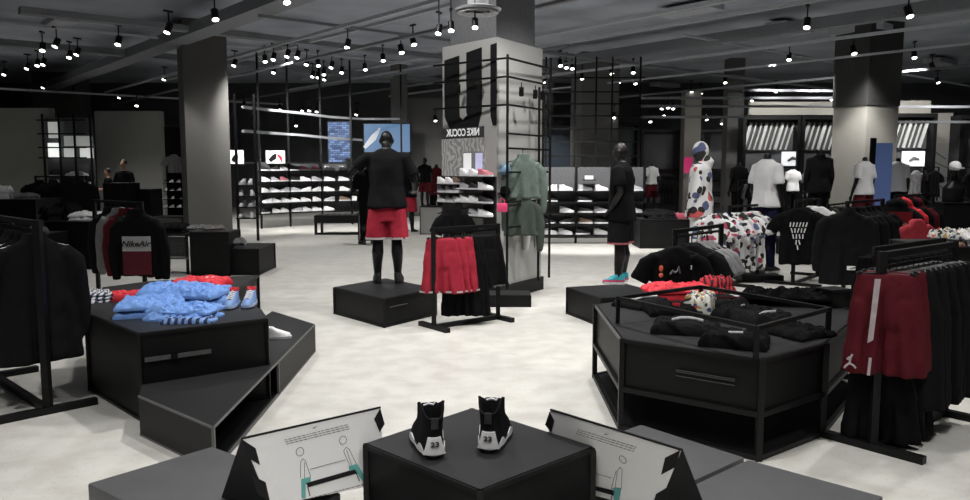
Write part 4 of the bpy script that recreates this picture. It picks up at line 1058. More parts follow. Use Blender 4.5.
# dark clothes stand at x~60-75, y 150-210
p = D(60, 200, 15.5)
hung_x = p.x
rack('dim clothes rack before the lit far-left shelves', Vector((p.x - .4, 15.4, 0)), Vector((p.x + .35, 15.9, 0)), 1.45, .3, .035)
for i in range(4):
    hung('jacket', top_mesh('jacket', (CLB, CLB2)[i % 2], i % 2, .84, .265), 0, (p.x - .35 + i * .2, 15.43 + i * .13, 1.42), R(40), 'black jacket on dim rack before far-left shelves, %s from the left' % ('first', 'second', 'third', 'fourth')[i], 'jacket')
# lit shelving far left
FP = [Vector((D(px, 200, 23.5).x, 23.5, 0)) for px in (47, 63, 78, 94)]
fl = [D(60, y, 23.4).z for y in (176, 184, 192, 200)]
flw = shoe_wall('shoe_wall', 'far-left shelving with shoes below white lit panels', FP, fl, [['white', 'grey', 'white', 'black']], ['top', 'second', 'third', 'lowest'], 'the far-left shelving', 3.2, step=.34, back=(.3, 3.1), posts=3.2)
for (x0, y0, x1, y1, e_) in ((48, 122, 60, 138, .25), (48, 143, 60, 158, .9), (64, 148, 76, 158, .28), (80, 148, 93, 158, .4), (64, 136, 92, 146, .12)):
    a_, b_ = D(x0, y0, 23.55), D(x1, y1, 23.55); q = NB(); box(q, ((a_.x + b_.x) / 2, 23.56, (a_.z + b_.z) / 2), (b_.x - a_.x, .06, a_.z - b_.z))
    tag(obj('lightbox', q, emis('lightbox_%d' % int(e_ * 100), (.95, 1, .95), e_), None, False), {122: 'upper left dim lit panel in the far-left shelving', 143: 'brightest lit panel in the far-left shelving, left side', 136: 'wide faint panel over the two small lit panels far left'}.get(y0, 'small lit panel low in the far-left shelving, ' + ('centre one' if x0 == 64 else 'right one')), 'lightbox')
for z in (1.9, 2.2, 2.6, 3.0):
    q = NB(); bar(q, Vector((FP[0].x, 23.2, z)), Vector((FP[-1].x, 23.2, z)), .04); obj('rail', q, BLK, flw, False, world=True)
# counter and two staff
boxtable('left dark cash counter block before the left partition wall', 104, 128, 20, 1.22, .7)
boxtable('right dark counter block beside the shoe tower panel', 129, 151, 20.5, 1.05, .7)
def person(label, loc, rz, top, capm, h=1.72):
    t = thing('person', label, 'person', loc, rz); t.scale = (h / 1.8,) * 3
    q = NB()
    for s in (-1, 1):
        limb(q, [(s * .1, .02, .04), (s * .1, 0, .25), (s * .1, 0, .5), (s * .09, 0, .9)], [.04, .05, .055, .09], 12); limb(q, [(s * .1, -.04, .03), (s * .1, .16, .025)], [.035, .035], 8)
        P = [(s * .18, 0, 1.43), (s * .24, .02, 1.25), (s * .25, .05, 1.12), (s * .18, .22, 1.12), (s * .12, .32, 1.13)]
        limb(q, P, [.05, .045, .04, .033, .025], 10); limb(q, [P[-1], Vector(P[-1]) + Vector((-s * .03, .08, 0))], [.03, .02], 8)
        for k in range(4): limb(q, [Vector(P[-1]) + Vector((-s * .02 + (k - 1.5) * .018, .07, 0)), Vector(P[-1]) + Vector((-s * .03 + (k - 1.5) * .018, .13, -.02))], [.009, .008], 6)
    lz(q, [(.85, 0, 0, .16, .11), (1.05, 0, 0, .14, .1), (1.3, 0, 0, .18, .12), (1.45, 0, 0, .17, .1), (1.52, 0, 0, .06, .06)], 20)
    limb(q, [(0, 0, 1.46), (0, .01, 1.62)], [.05, .048], 10); ball(q, (0, .02, 1.68), (.075, .092, .115)); ball(q, (0, .115, 1.67), (.012, .02, .02), 8, 6)
    for s in (-1, 1): ball(q, (s * .076, .015, 1.67), (.012, .02, .03), 8, 6)
    b_ = obj('body', remesh(q, .011, 2), SKINP, t)
    q = NB(); ball(q, (0, -.005, 1.715), (.086, .1, .10)); obj('hair', q, capm, t)
    q = NB()
    for s in (-1, 1): ball(q, (s * .03, .105, 1.69), (.01, .008, .008), 8, 6)
    obj('eyes', q, HAIR, b_)
    q = NB(); box(q, (0, .108, 1.635), (.04, .008, .008)); obj('mouth', q, CLM, b_)
    q = NB()
    lz(q, [(.92, 0, 0, .19, .13), (1.05, 0, 0, .165, .125), (1.3, 0, 0, .20, .14), (1.43, 0, 0, .2, .12), (1.5, 0, 0, .1, .08)], 26)
    for s in (-1, 1): limb(q, [(s * .13, 0, 1.43), (s * .19, 0, 1.41), (s * .24, .02, 1.26), (s * .25, .04, 1.18)], [.06, .075, .068, .065], 12)
    obj('shirt', remesh(q, .014, 2), top, t)
    q = NB(); lz(q, [(1.0, 0, 0, .165, .12), (.85, 0, 0, .175, .125)], 20)
    for s in (-1, 1): limb(q, [(s * .09, 0, .88), (s * .1, 0, .5), (s * .1, 0, .08)], [.095, .075, .06], 12)
    obj('trousers', remesh(q, .014, 2), CLB, t)
    return t
x = D(119, 170, 21.6).x; person('person in dark top with dark hair standing behind the dark counter, facing the shop', (x, 21.9, 0), PI - .1, CLB2, HAIR, 1.83)
x = D(101, 175, 21.8).x; person('person in black bent low at the left end of the dark counter, head turned away', (x, 22.2, 0), PI * .6, CLB, HAIR, 1.6)
# small-item tower left of the grey pillar
a_, b_ = D(160, 120, 21), D(181, 120, 21)
t = thing('display_tower', 'tall black display tower with dotted small shoes left of the grey left pillar', 'display', ((a_.x + b_.x) / 2, 21.2, 0))
w = b_.x - a_.x; q = NB(); box(q, (0, .1, 1.35), (w, .12, 2.7)); obj('back_board', q, PANEL, t, False)
for z in (.55, .78, 1.0, 1.22): q = NB(); box(q, (0, -.08, z - .015), (w, .26, .02)); obj('shelf', q, BLK, t, False)
for zi, z in enumerate((.55, .78, 1.0, 1.22)):
    for k in range(3): wshoe(('white', 'grey', 'white', 'black')[(zi + k) % 4], (t.location.x - w / 3 + k * w / 3, 21.02, z - .003), rnd.uniform(2.6, 3.6), 'in the %s row of the dark display tower, %s' % (('lowest', 'third', 'second', 'top')[zi], ('left', 'middle', 'right')[k]), 'tower %d %d' % (zi, k), .62)
hung('shirt', top_mesh('tee', CLG, 0, .5, .17), 0, (t.location.x + .05, 20.98, 2.05), .2, 'small grey top hanging in the dark display tower', 'shirt')

# ================================================================ CENTRE
mp = [W(334, 287, .3), W(384, 298.5, .3), W(436, 288, .3)]; mp.append(mp[0] + mp[2] - mp[1])
t = plate_table(mp, .3, 0, 'display_plinth', 'low black plinth under the mannequin in red shorts', edge=1)
q = NB(); a_, b_ = Vector((mp[1].x, mp[1].y, 0)), Vector((mp[2].x, mp[2].y, 0)); nn = Vector(((b_ - a_).y, -(b_ - a_).x, 0)).normalized() * .007
for zz in (.2,): bar(q, a_.lerp(b_, .1) + nn + Vector((0, 0, zz)), a_.lerp(b_, .42) + nn + Vector((0, 0, zz)), .006, .008)
obj('vent_slots', q, EDGE, t, False, world=True)
p = W(388, 283, .3)
mannequin('black headed mannequin in black T-shirt and red shorts with arms raised', (p.x, p.y, .301), R(4), SKINM, 'bowed', 'raised', CLB2, 'tee', CLRS, None, CLW, .88, .985, (mat('shoe_knit_black', (.012, .012, .013), .6), RUBB), 1)
# shorts rack
ra, rb_ = W(434, 329, 0), W(498, 319, 0)
p = ra; rt = D(434, 229, ra.y).z
rack('black rack of basketball shorts in front of the central pillar', ra, rb_, 1.02, .24, .045, low=[.96])
ux = (rb_ - ra); ux.z = 0; L_ = ux.length; ux.normalize(); an = math.atan2(ux.y, ux.x)
for i in range(3):
    p = ra + ux * (.10 + .10 * i)
    t = hung('shorts', shorts_mesh(CLRS, i, .54, .17), 0, (p.x, p.y - .02, .96), an + R(-38), 'red mesh shorts with white hem on the centre rack, %s of three' % ('outermost', 'middle', 'innermost')[i], 'shorts', 'red shorts on the centre rack', HC)
    q = NB()
    for s in (-1, 1):
        rings(q, [[Vector((s * .17 * .68 + .17 * .64 * math.cos(2 * PI * k / 24), .066 * math.sin(2 * PI * k / 24), z)) for k in range(24)] for z in (-.54, -.522)], cap=False)
    bmesh.ops.solidify(q, geom=q.faces[:], thickness=.005); obj('hem', q, CLW, t)
for i in range(5):
    p = ra + ux * (.36 + .075 * i); L = .8 if i < 2 else .52
    t = hung('shorts' if i > 1 else 'trousers', shorts_mesh(CLB, i, L, .175), 0, (p.x, p.y - .02, .96), an + R(-38), ('long black training trousers on the centre rack, %s the red shorts' % ('right next to' if i == 0 else 'second after')) if i < 2 else 'black basketball shorts on the centre rack, %s' % ('first after the trousers', 'between its neighbours', 'right-most by the upright')[i - 2], 'shorts' if i > 1 else 'trousers', None, HC)
    if i > 1:
        q = NB()
        for s in (-1, 1): rings(q, [[Vector((s * .175 * .68 + .175 * .64 * math.cos(2 * PI * k / 24), .066 * math.sin(2 * PI * k / 24), z)) for k in range(24)] for z in (-L, -L + .016)], cap=False)
        bmesh.ops.solidify(q, geom=q.faces[:], thickness=.005); obj('hem', q, CLG, t)
# clothes on the rail frame
for px, py, d_, m, k, rz, lab, cat, L, w in ((523, 153, 9.5, CLGN, 'jacket', 15, 'sage green sweatshirt hung high on the rail frame', 'sweatshirt', .52, .22), (520, 192, 9.5, mat('dark_green_fleece', (.05, .065, .055), .9), 'jacket', 15, 'dark green sweatshirt hung low on the rail frame', 'sweatshirt', .5, .22), (534, 192, 9.95, CLW, 'jacket', 60, 'white narrow-looking sleeve garment at right of the low green sweatshirt', 'sweatshirt', .5, .12), (454, 204, 9.35, CLB, 'tee', 10, 'black T-shirt hung left on the pillar front above the shorts rack', 'T-shirt', .36, .13)):
    p = D(px, py, d_); hung('sweatshirt' if cat != 'T-shirt' else 't_shirt', top_mesh(k, m, 1, L, w), 0, (p.x, p.y, p.z + .04), R(rz), lab, cat)
p = D(455, 200, 8.9)
p = D(502, 207, 9.25); t = thing('pink_bag', 'small pink box bag hanging on the rail frame post', 'bag', (p.x, 9.1, p.z - .06)); q = NB(); box(q, (0, 0, .06), (.12, .06, .1)); obj('pouch', q, CLPK, t, True, .01); q = NB(); limb(q, [(-.03, 0, .11), (-.02, 0, .16), (.02, 0, .16), (.03, 0, .11)], [.005] * 4, 6); obj('strap', q, CLPK, t)
p = D(504, 169, 9.6); t = thing('cap', 'light blue box-like cap on the rail frame beside the green sweatshirt', 'cap', (p.x, 9.45, p.z - .06)); q = NB(); ball(q, (0, 0, .05), (.09, .10, .08)); box(q, (0, -.12, .03), (.13, .1, .012)); obj('crown', q, mat('cap_blue', (.18, .3, .42), .8), t)
p = D(503, 190, 9.6); t = thing('cap', 'black cap on rail frame below the blue one', 'cap', (p.x, 9.45, p.z - .06)); q = NB(); ball(q, (0, 0, .05), (.09, .10, .08)); box(q, (0, -.12, .03), (.13, .1, .012)); obj('crown', q, CLB, t)
p = D(448, 222, 8.95)
# mirror-like pale panel low on the pillar's right face is part of the cladding; black step behind the rack
boxtable('flat black step plinth behind the shorts rack at the pillar foot', 486, 531, 9.35 - .45, .14, .35)

# grey plinths, bench table, screens
_, g1 = boxtable('grey square plinth behind red-shorts mannequin, on its left', 358, 382, 17.2, .62, .6, m=GREYP)
_, g2 = boxtable('grey square plinth between the red-shorts mannequin and central pillar', 420, 442, 18.8, .68, .6, m=GREYP)
mannequin('black mannequin torso-high figure in black hoodie on the grey plinth left of red shorts', (D(367, 200, 17.5).x, 17.5, .62 - .62), R(20), SKINM, 'full', 'down', CLB, 'long', None, CLB, pose=2) if False else None
x = D(368, 200, 16.4).x
mannequin('black mannequin in black hoodie and dark trousers partly behind the red-shorts mannequin, left side', (x, 16.4, 0), R(30), SKINM, 'stub', 'forward', CLB, 'long', None, CLB, None, pose=2, H=1.02, shoes=(SDK, SDK))
x = D(425, 200, 19.1).x
mannequin('small dark mannequin in maroon shorts on the grey plinth left of the pillar', (x, 19.1, .68), R(-20), SKINM, 'full', 'hips', CLB, 'tee', CLM, None, None, pose=1, H=.66)
x = D(436, 200, 20).x
mannequin('red-topped dark mannequin standing behind the left edge of the central pillar', (x, 20.2, 0), R(10), SKINM, 'stub', 'down', CLM, 'tee', None, CLB, None, pose=1, H=1.05)
x = D(408, 200, 19.5).x
mannequin('black mannequin with red shorts seen just right of the big red-shorts mannequin', (x, 19.6, 0), R(-30), SKINM, 'full', 'forward', CLB, 'tee', CLRS, None, None, pose=3, H=1.0)
d = 18.7; x0, x1 = D(314, 200, d).x, D(360, 200, d).x; t = thing('bench_table', 'black low slatted bench before the left shoe wall', 'bench', ((x0 + x1) / 2, d, 0)); w = (x1 - x0) / 2
q = NB(); box(q, (0, .35, .44), (2 * w, .8, .05)); obj('seat', q, PANEL, t, False)
q = NB(); box(q, (0, -.03, .36), (2 * w, .05, .14)); obj('apron', q, BLK, t, False)
for i in range(8):
    q = NB(); box(q, (-w + .06 + i * (2 * w - .12) / 7, .35, .47), (.05, .76, .015)); obj('slat', q, mat('slat_grey', (.06, .06, .06), .4), t, False)
for sx in (-1, 1):
    for y in (0, .7): q = NB(); bar(q, (sx * (w - .03), y, 0), (sx * (w - .03), y, .42), .06); obj('leg', q, BLK, t, False)
q = NB(); box(q, (0, 0, .03), (2 * w, .05, .05)); obj('stretcher', q, BLK, t, False)
# big screens
def screen(px0, py0, px1, py1, d, label, m, marks=None, cat='screen'):
    a_, b_ = D(px0, py0, d), D(px1, py1, d); w, h = b_.x - a_.x, a_.z - b_.z
    t = thing('display_screen', label, cat, ((a_.x + b_.x) / 2, d, b_.z))
    q = NB(); box(q, (0, .04, h / 2), (w + .06, .08, h + .06)); obj('frame', q, BLK, t, False)
    q = NB(); box(q, (0, -.006, h / 2), (w, .012, h)); s_ = obj('screen', q, m, t, False)
    if marks: marks(s_, w, h)
    return t
def fig(s_, w, h):
    q = NB(); limb(q, [(-w * .5, -.02, h * .15), (-w * .3, -.02, h * .5), (-w * .15, -.02, h * .85)], [(.05, .01), (.10, .01), (.03, .01)]); obj('pictured_figure', q, emis('screen_white', (.4, .5, .65), .35), s_)
screen(364, 124, 410, 152, 24.5, 'large blue lit screen behind the head of the red-shorts mannequin', emis('screen_blue', (.10, .20, .36), .9, (.02, .03, .05)), fig)
def tower_mat():
    m, t, b = nt('screen_tower'); tc = t.nodes.new('ShaderNodeTexCoord'); mp = t.nodes.new('ShaderNodeMapping'); mp.inputs['Rotation'].default_value = (R(90), 0, 0)
    br = t.nodes.new('ShaderNodeTexBrick'); br.inputs['Scale'].default_value = 6; br.inputs['Mortar Size'].default_value = .035; br.inputs['Row Height'].default_value = .38; br.inputs['Brick Width'].default_value = .9
    br.inputs['Color1'].default_value = (.03, .08, .22, 1); br.inputs['Color2'].default_value = (.25, .42, .8, 1); br.inputs['Mortar'].default_value = (.008, .015, .04, 1)
    t.links.new(tc.outputs['Object'], mp.inputs['Vector']); t.links.new(mp.outputs['Vector'], br.inputs['Vector']); t.links.new(br.outputs['Color'], b.inputs['Emission Color'])
    b.inputs['Emission Strength'].default_value = .8; b.inputs['Base Color'].default_value = (.01, .01, .02, 1); return m
screen(328, 122, 352, 201, 24.2, 'tall blue screen showing a lit tower behind the shoe wall', tower_mat())

# ================================================================ RIGHT HALF
# mannequin in black with bright trainers
pp = [W(567, 287, .3), W(601, 298, .3)]
e1 = (pp[0] - pp[1]); e2 = Vector((-e1.y, e1.x, 0)) * -1
pp = [pp[0], pp[1], pp[1] + e2 * .95, pp[0] + e2 * .95]
plate_table(pp, .3, 0, 'display_plinth', 'low black plinth under the black-clad mannequin in turquoise trainers', edge=1)
p = W(618, 283, .3)
TQ = mat('trainer_turquoise', (.05, .42, .5), .6)
mannequin('black mannequin in black T-shirt and long black shorts wearing turquoise and pink trainers', (p.x + .02, p.y, .301), R(66), SKING, 'full', 'hips', CLB, 'tee', CLB2, None, mat('coral_hem', (.6, .2, .22), .8), .8, .89, (TQ, SW, CLPK), 2)
# rail-framed table
ZT = .57
TP_ = [(.84, 5.85), (.83, 4.65), (1.50, 4.14), (2.02, 4.54), (2.66, 5.45), (2.62, 6.12), (1.5, 6.28)]
P3 = [Vector((x, y, 0)) for x, y in TP_]
c = sum(P3, Vector()) / len(P3)
t = thing('display_table', 'large black table with open steel rail frame, loaded with dark folded shirts', 'display table', c)
q = NB(); prism(q, [p.lerp(c, .01) for p in P3], .27, ZT - .02); obj('body', q, PANEL, t, False, world=True)
q = NB(); prism(q, P3, ZT - .02, ZT); obj('top_board', q, TOPP, t, False, world=True)
q = NB(); prism(q, [p.lerp(c, .03) for p in P3], .015, .03); obj('floor_board', q, PANEL, t, False, world=True)
for i, p in enumerate(P3):
    n_ = P3[(i + 1) % len(P3)]
    q = NB(); bar(q, p, p + Vector((0, 0, ZT)), .035 if i != 1 else .03); obj('leg', q, BLK, t, False, world=True)
    for z in (.018, .26): 
        q = NB(); bar(q, p + Vector((0, 0, z)), n_ + Vector((0, 0, z)), .03); obj('frame_bar', q, BLK, t, False, world=True)
    q = NB(); bar(q, p + Vector((0, 0, ZT - .01)), n_ + Vector((0, 0, ZT - .01)), .02); obj('edge_strip', q, EDGE if i == 0 else BLK, t, False, world=True)
q = NB(); nn = Vector(((P3[2] - P3[1]).y, -(P3[2] - P3[1]).x, 0)).normalized() * .004
for zz in (.455, .445, .42): bar(q, P3[1].lerp(P3[2], .42) + nn + Vector((0, 0, zz - .02)), P3[1].lerp(P3[2], .83) + nn + Vector((0, 0, zz - .02)), .004, .004)
obj('vent_slots', q, mat('slot_grey', (.06, .06, .062), .5), t, False, world=True)
RF = [W(757, 328, .74), W(829, 309, .74)]
f2, f3 = Vector((RF[0].x, RF[0].y, 0)), Vector((RF[1].x, RF[1].y, 0))
f1 = Vector((W(618, 298, .74).x, W(618, 298, .74).y, 0)); f4 = f3 + (f1 - f2) * .92
fr = [f1, f2, f3, f4]
for i, p in enumerate(fr):
    q = NB(); bar(q, p + Vector((0, 0, ZT)), p + Vector((0, 0, .75)), .026); obj('rail_post', q, BLK, t, False, world=True)
    q = NB(); bar(q, p + Vector((0, 0, .74)), fr[(i + 1) % 4] + Vector((0, 0, .74)), .024); obj('rail', q, BLK, t, False, world=True)
# clothes on it
def on(px, py, z=ZT): p_ = W(px, py, z); return Vector((p_.x, p_.y, z))
AOPG = pattern_mat('floral_print', [(.5, .03, .03), (.02, .02, .02), (.35, .22, .08), (.02, .05, .12)], 20, (.55, .55, .5))
def scratch(pts, m=CLW, w=.006):
    def f(t_):
        q = NB(); limb(q, pts, [(w, .003)] * len(pts), 6); obj('printed_mark', q, m, t_)
    return f
p = on(678, 297); folded('folded_shirt', 'bright red folded shirt at the back left of the rail-framed table', 'shirt', p, .1, (.52, .30, .10), CLR, 61, layers=2, amp=.03)
p = on(718, 292); folded('folded_shirt', 'small red shirt with black folds right of the bright red one', 'shirt', p, .5, (.2, .2, .12), wave_mat('red_black_stripe', (.02, .01, .012), (.55, .02, .04), 8, 5, (0, 0, .5), .8, .45), 62, layers=2, amp=.03)
p = on(700, 311); folded('folded_shirt', 'white floral-print cloth with red and tan drooping over a dark shirt', 'shirt', p, -.4, (.2, .34, .13), AOPG, 63, layers=1, amp=.02)
p = on(640, 306); folded('folded_shirt', 'black folded shirt with white stripes at the left end of the rail-framed table', 'shirt', p, .7, (.36, .26, .06), CLB2, 64, amp=.01,
    extra=lambda t_: [obj('white_stripe', (lambda q: (limb(q, [(-.14, y, .068), (0, y + .015, .075), (.14, y, .068)], [(.007, .004)] * 3, 6), q)[1])(NB()), CLW, t_) for y in (-.05, -.02)])
p = on(668, 313); folded('folded_shirt', 'black folded shirt with red flecks below the bright red shirt', 'shirt', p, .1, (.34, .26, .07), CLB, 65, extra=scratch([(0, -.09, .07), (.05, -.1, .072)], CLR, .02))
p = on(688, 331); folded('folded_shirt', 'black folded shirt with curved white mark at the front of the table', 'shirt', p, -.25, (.42, .3, .07), CLB2, 66, extra=scratch([(-.10, -.05, .078), (-.05, -.015, .086), (0, -.01, .088), (.05, -.015, .086), (.09, -.04, .078)], CLW, .009))
p = on(738, 344); folded('folded_shirt', 'black folded shirt with two small white marks by the front corner post', 'shirt', p, -.4, (.38, .3, .07), CLB, 67, extra=lambda t_: (scratch([(-.05, -.06, .078), (.03, -.045, .08)], CLW, .008)(t_), scratch([(.02, .04, .086), (.04, .045, .086)], CLG, .012)(t_)))
p = on(768, 326); folded('folded_shirt', 'black folded shirt with white streak under the right rail of the frame', 'shirt', p, .3, (.34, .28, .09), CLB2, 68, extra=scratch([(-.10, -.04, .09), (-.05, -.02, .1), (.04, -.02, .1)], CLW, .008))
p = on(742, 318); folded('folded_shirt', 'plain black folded shirt in the middle of the rail frame', 'shirt', p, .8, (.34, .3, .08), CLB, 69, extra=scratch([(-.02, 0, .09), (.01, -.01, .09)], CLW, .008))
p = on(781, 304); folded('folded_shirt', 'long heap of black cloth at the back edge of the rail-framed table', 'shirt', p, -.15, (.6, .26, .10), CLB, 70, layers=2, amp=.05)
p = on(722, 306); folded('folded_shirt', 'black folded shirt with dull red trim right of the floral-print cloth', 'shirt', p, .3, (.3, .3, .07), CLB2, 71, extra=scratch([(-.1, -.08, .075), (.1, -.09, .072)], CLM, .01))
p = on(838, 305); t = thing('storage_box', 'small black box with lid at the right rear corner of the table', 'box', (p.x - .06, p.y - .05, ZT), R(20)); q = NB(); box(q, (0, 0, .06), (.17, .16, .12)); obj('box_body', q, PANEL, t, True, .006); q = NB(); box(q, (0, 0, .128), (.185, .175, .02)); obj('lid', q, BLK, t, True, .004)
p = on(800, 335); folded('folded_shirt', 'flat black folded cloth on the right wing of the rail-framed table, left of maroon shorts', 'shirt', p, .5, (.34, .3, .05), CLB, 72)

# black T-shirt rack behind the table
ra, rb_ = D(668, 330, 6.9), D(716, 330, 7.6)
ra = Vector((ra.x + .04, 6.9, 0)); rb_ = Vector((rb_.x + .02, 7.6, 0)); hT = D(668, 230, 6.8).z
rack('black rack of black and grey T-shirts behind the rail-framed table', ra, rb_, hT, .28, .04, low=[hT - .07])
ux = (rb_ - ra).normalized()
labs = [('black T-shirt with red and grey chest print, front of its rack', CLB), ('black T-shirt with small white chest mark, second on its rack', CLB2), ('plain black T-shirt, third on the rack behind the rail-framed table', CLB), ('plain black T-shirt, fourth, just before the grey ones', CLB2), ('grey T-shirt right after the black ones on the rack', CLG), ('grey T-shirt in the middle of the three grey ones', CLG), ('grey T-shirt at the far end of the T-shirt rack', CLG)]
for i, (lab, m) in enumerate(labs):
    p = ra + ux * (.03 + .10 * i)
    if i == 0: p = ra + Vector((-.02, -.07, 0))
    t = hung('t_shirt', top_mesh('tee', m, i % 3, .58, .205), 0, (p.x + (.09 if i == 1 else 0), p.y, hT - .06), R(-4 if i == 0 else -12) if i < 4 else R(-30), lab, 'T-shirt')
    if i == 0:
        q = NB(); ball(q, (-.12, -.068, -.22), (.018, .008, .028), 8, 6); ball(q, (-.12, -.068, -.28), (.02, .008, .02), 8, 6); obj('red_print', q, mat('orange_print', (.6, .12, .06), .8), t)
        q = NB()
        limb(q, [(-.04, -.068, -.27), (-.02, -.07, -.235), (.0, -.07, -.255), (.02, -.07, -.24), (.03, -.07, -.20), (.045, -.068, -.26)], [.009, .007, .009, .007, .006, .004], 6)
        obj('grey_print', q, mat('print_grey', (.2, .2, .22), .8), t)
        q = NB(); box(q, (.14, -.068, -.21), (.008, .006, .035)); obj('white_mark', q, CLW, t)
# print-clad mannequin and print rack
AOP = pattern_mat('all_over_print', [(.02, .02, .02), (.6, .10, .10), (.02, .02, .022), (.10, .12, .24), (.28, .28, .3), (.015, .015, .015)], 7)
AOPS = pattern_mat('all_over_print_small', [(.02, .02, .02), (.5, .06, .12), (.02, .02, .02), (.10, .12, .24), (.02, .02, .02)], 11.5)
x = D(700, 200, 10.95).x
mannequin('mannequin clad head to foot in white cloth with bold black, red and navy print', (x, 10.95, .12), R(60), SKINM, 'full', 'down', AOP, 'long', None, AOP, None, .78, 1.03, (SW, SW), 4, topw=1.2)
aopm = [o_ for o_ in bpy.data.objects if o_.get('label', '').startswith('mannequin clad head to foot')][0]
q = NB(); ball(q, (0, .01, 1.665), (.095, .115, .135)); limb(q, [(0, -.01, 1.44), (0, -.01, 1.54), (0, 0, 1.62)], [(.12, .1), (.085, .085), (.08, .09)], 14)
obj('hood', remesh(q, .013, 2), AOP, aopm)
boxtable('low black plinth hidden behind the T-shirt rack, under the print-clad mannequin', 682, 718, 10.7, .12, .55)
ra, rb_ = W(716, 279, 0), W(788, 272, 0)
ra = Vector((D(728, 250, 10.6).x, 10.6, 0)); rb_ = Vector((D(758, 250, 11.15).x, 11.15, 0)); hA = D(722, 209, 10.6).z + .05
rack('black rack of print shirts right of the print-clad mannequin', ra, rb_, hA, .34, .04)
ux = (rb_ - ra).normalized()
for i in range(6):
    p = ra + ux * (.02 + .18 * i)
    lab = 'white print shirt on the rack by the print-clad mannequin, %s from its left end' % ('first', 'second', 'third', 'fourth', 'fifth', 'sixth')[i]
    d_ = 10.45 + .12 * i; hung('shirt', top_mesh('tee', AOPS, i % 3, .84, .165), 0, (D(713 + 8 * i, 250, d_).x, d_, hA - .02), R(-32), lab, 'shirt')
# white tee mannequin
x = D(766, 200, 11.2).x
mannequin('headless black mannequin in white T-shirt and navy trousers on the right of centre', (x, 11.2, .1), R(-52), SKINM, 'stub', 'down', CLW, 'tee', None, CLNV, None, .9, 1.06, (SDK, SW), 1)
boxtable('flat black plinth under the white-shirted mannequin in navy trousers', 745, 786, 10.85, .1, .75)
# black tee with print, white tee
ra, rb_ = Vector((D(794, 250, 10.6).x, 10.6, 0)), Vector((D(818, 250, 11.5).x, 11.5, 0)); hB = D(794, 200, 10.6).z
rack('black rack with white-printed black shirt at its near end', ra, rb_, hB, .38, .04)
ux = (rb_ - ra).normalized()
t = hung('t_shirt', top_mesh('tee', CLB, 2, .78, .23), 0, (ra.x, ra.y - .06, hB - .02), R(-6), 'black T-shirt with white block print on its chest, right of navy trousers', 'T-shirt')
r3 = random.Random(5)
for row, (zz, nn_) in enumerate(((-.25, 6), (-.33, 5), (-.41, 4), (-.49, 2), (-.56, 1))):
    for k in range(nn_):
        q = NB(); xx = (k - (nn_ - 1) / 2) * .042; a_ = r3.uniform(-.5, .5)
        bar(q, (xx - .02 * a_, -.075, zz - .03), (xx + .02 * a_, -.075, zz + .03), .014, .006, (0, 1, 0)); obj('print_stroke', q, CLW, t, False)
for i, (m, lab) in enumerate(((CLB2, 'washed black shirt directly behind the white-printed one'), (CLW, 'white T-shirt behind the white-printed black shirt'), (CLW, 'second white T-shirt, deeper on the white-printed shirt rack'), (CLB, 'black T-shirt at the far end of white-printed shirt rack'))):
    p = ra + ux * (.2 + .2 * i); hung('t_shirt', top_mesh('tee', m, i % 3, .74, .2), 0, (p.x + (.2 if i == 1 else .05), p.y, hB - .02), R(-20 if i == 1 else -35), lab, 'T-shirt')
# camo / grey garments rack further right
ra, rb_ = Vector((D(826, 250, 12.8).x, 12.8, 0)), Vector((D(846, 250, 13.6).x, 13.6, 0)); hC = D(826, 204, 12.8).z
rack('dim clothes rack of camouflage trousers before pale lit pillar', ra, rb_, hC, .3, .035)
ux = (rb_ - ra).normalized(); CAMO = pattern_mat('camouflage', [(.12, .12, .10), (.03, .03, .028), (.2, .2, .18), (.05, .05, .045)], 8, (.09, .09, .08))
for i in range(4):
    p = ra + ux * (.1 + .22 * i); hung('trousers', shorts_mesh(CAMO if i % 2 == 0 else CLB2, i, .85, .16), 0, (p.x, p.y, hC - .02), R(-20), '%s trousers on dim rack before pale pillar, %s from left' % ('camouflage' if i % 2 == 0 else 'plain dark', ('first', 'second', 'third', 'fourth')[i]), 'trousers', None, HC)
# further mannequins
for px, d_, base, rz, kw, lab, H in (
    (818, 14.2, .3, -10, dict(top=CLB2, topk='long', pants=CLB, topL=.86), 'black-clad headless mannequin in long-sleeved top left of pale lit pillar', 1.0),
    (863, 15.0, .2, 20, dict(top=CLW, topk='tee', shorts=CLM, topL=.9), 'black mannequin in white T-shirt and maroon shorts before the pale lit pillar', 1.0),
    (896, 16.5, .2, -25, dict(top=CLW, topk='tee', pants=CLB, topL=.92), 'mannequin in white T-shirt right of the blue banner', 1.0),
    (651, 24.5, .2, 10, dict(top=CLW, topk='tee', shorts=CLM, topL=.95), 'tiny distant mannequin in white T-shirt and maroon shorts behind the white bench', .95),
    (738, 19, .2, 10, dict(top=CLB2, topk='tee', pants=CLB), 'distant dark mannequin in washed black top left of the white-shirted one', .95),
    (792, 20.0, .3, -10, dict(top=CLW, topk='tee', pants=CLB), 'distant mannequin in white T-shirt half hidden behind the navy-topped one', .82)):
    x = D(px, 200, d_).x
    mannequin(lab, (x, d_, base), R(rz), SKINM, 'stub', 'down', H=H, pose=int(px) % 5, shoes=(SDK, SDK), **kw)
    q = NB(); 
    o = boxtable('low dark plinth under the ' + {818: 'black-clad headless mannequin', 863: 'white and maroon mannequin', 896: 'white-shirted mannequin by the blue banner', 651: 'tiny distant maroon-shorts mannequin', 738: 'distant washed-black mannequin', 792: 'half-hidden distant white mannequin'}[px], px - 390 * .9 / d_, px + 390 * .9 / d_, d_ - .35, base, .7)
# white hem line on navy top
x = D(818, 200, 14.2).x
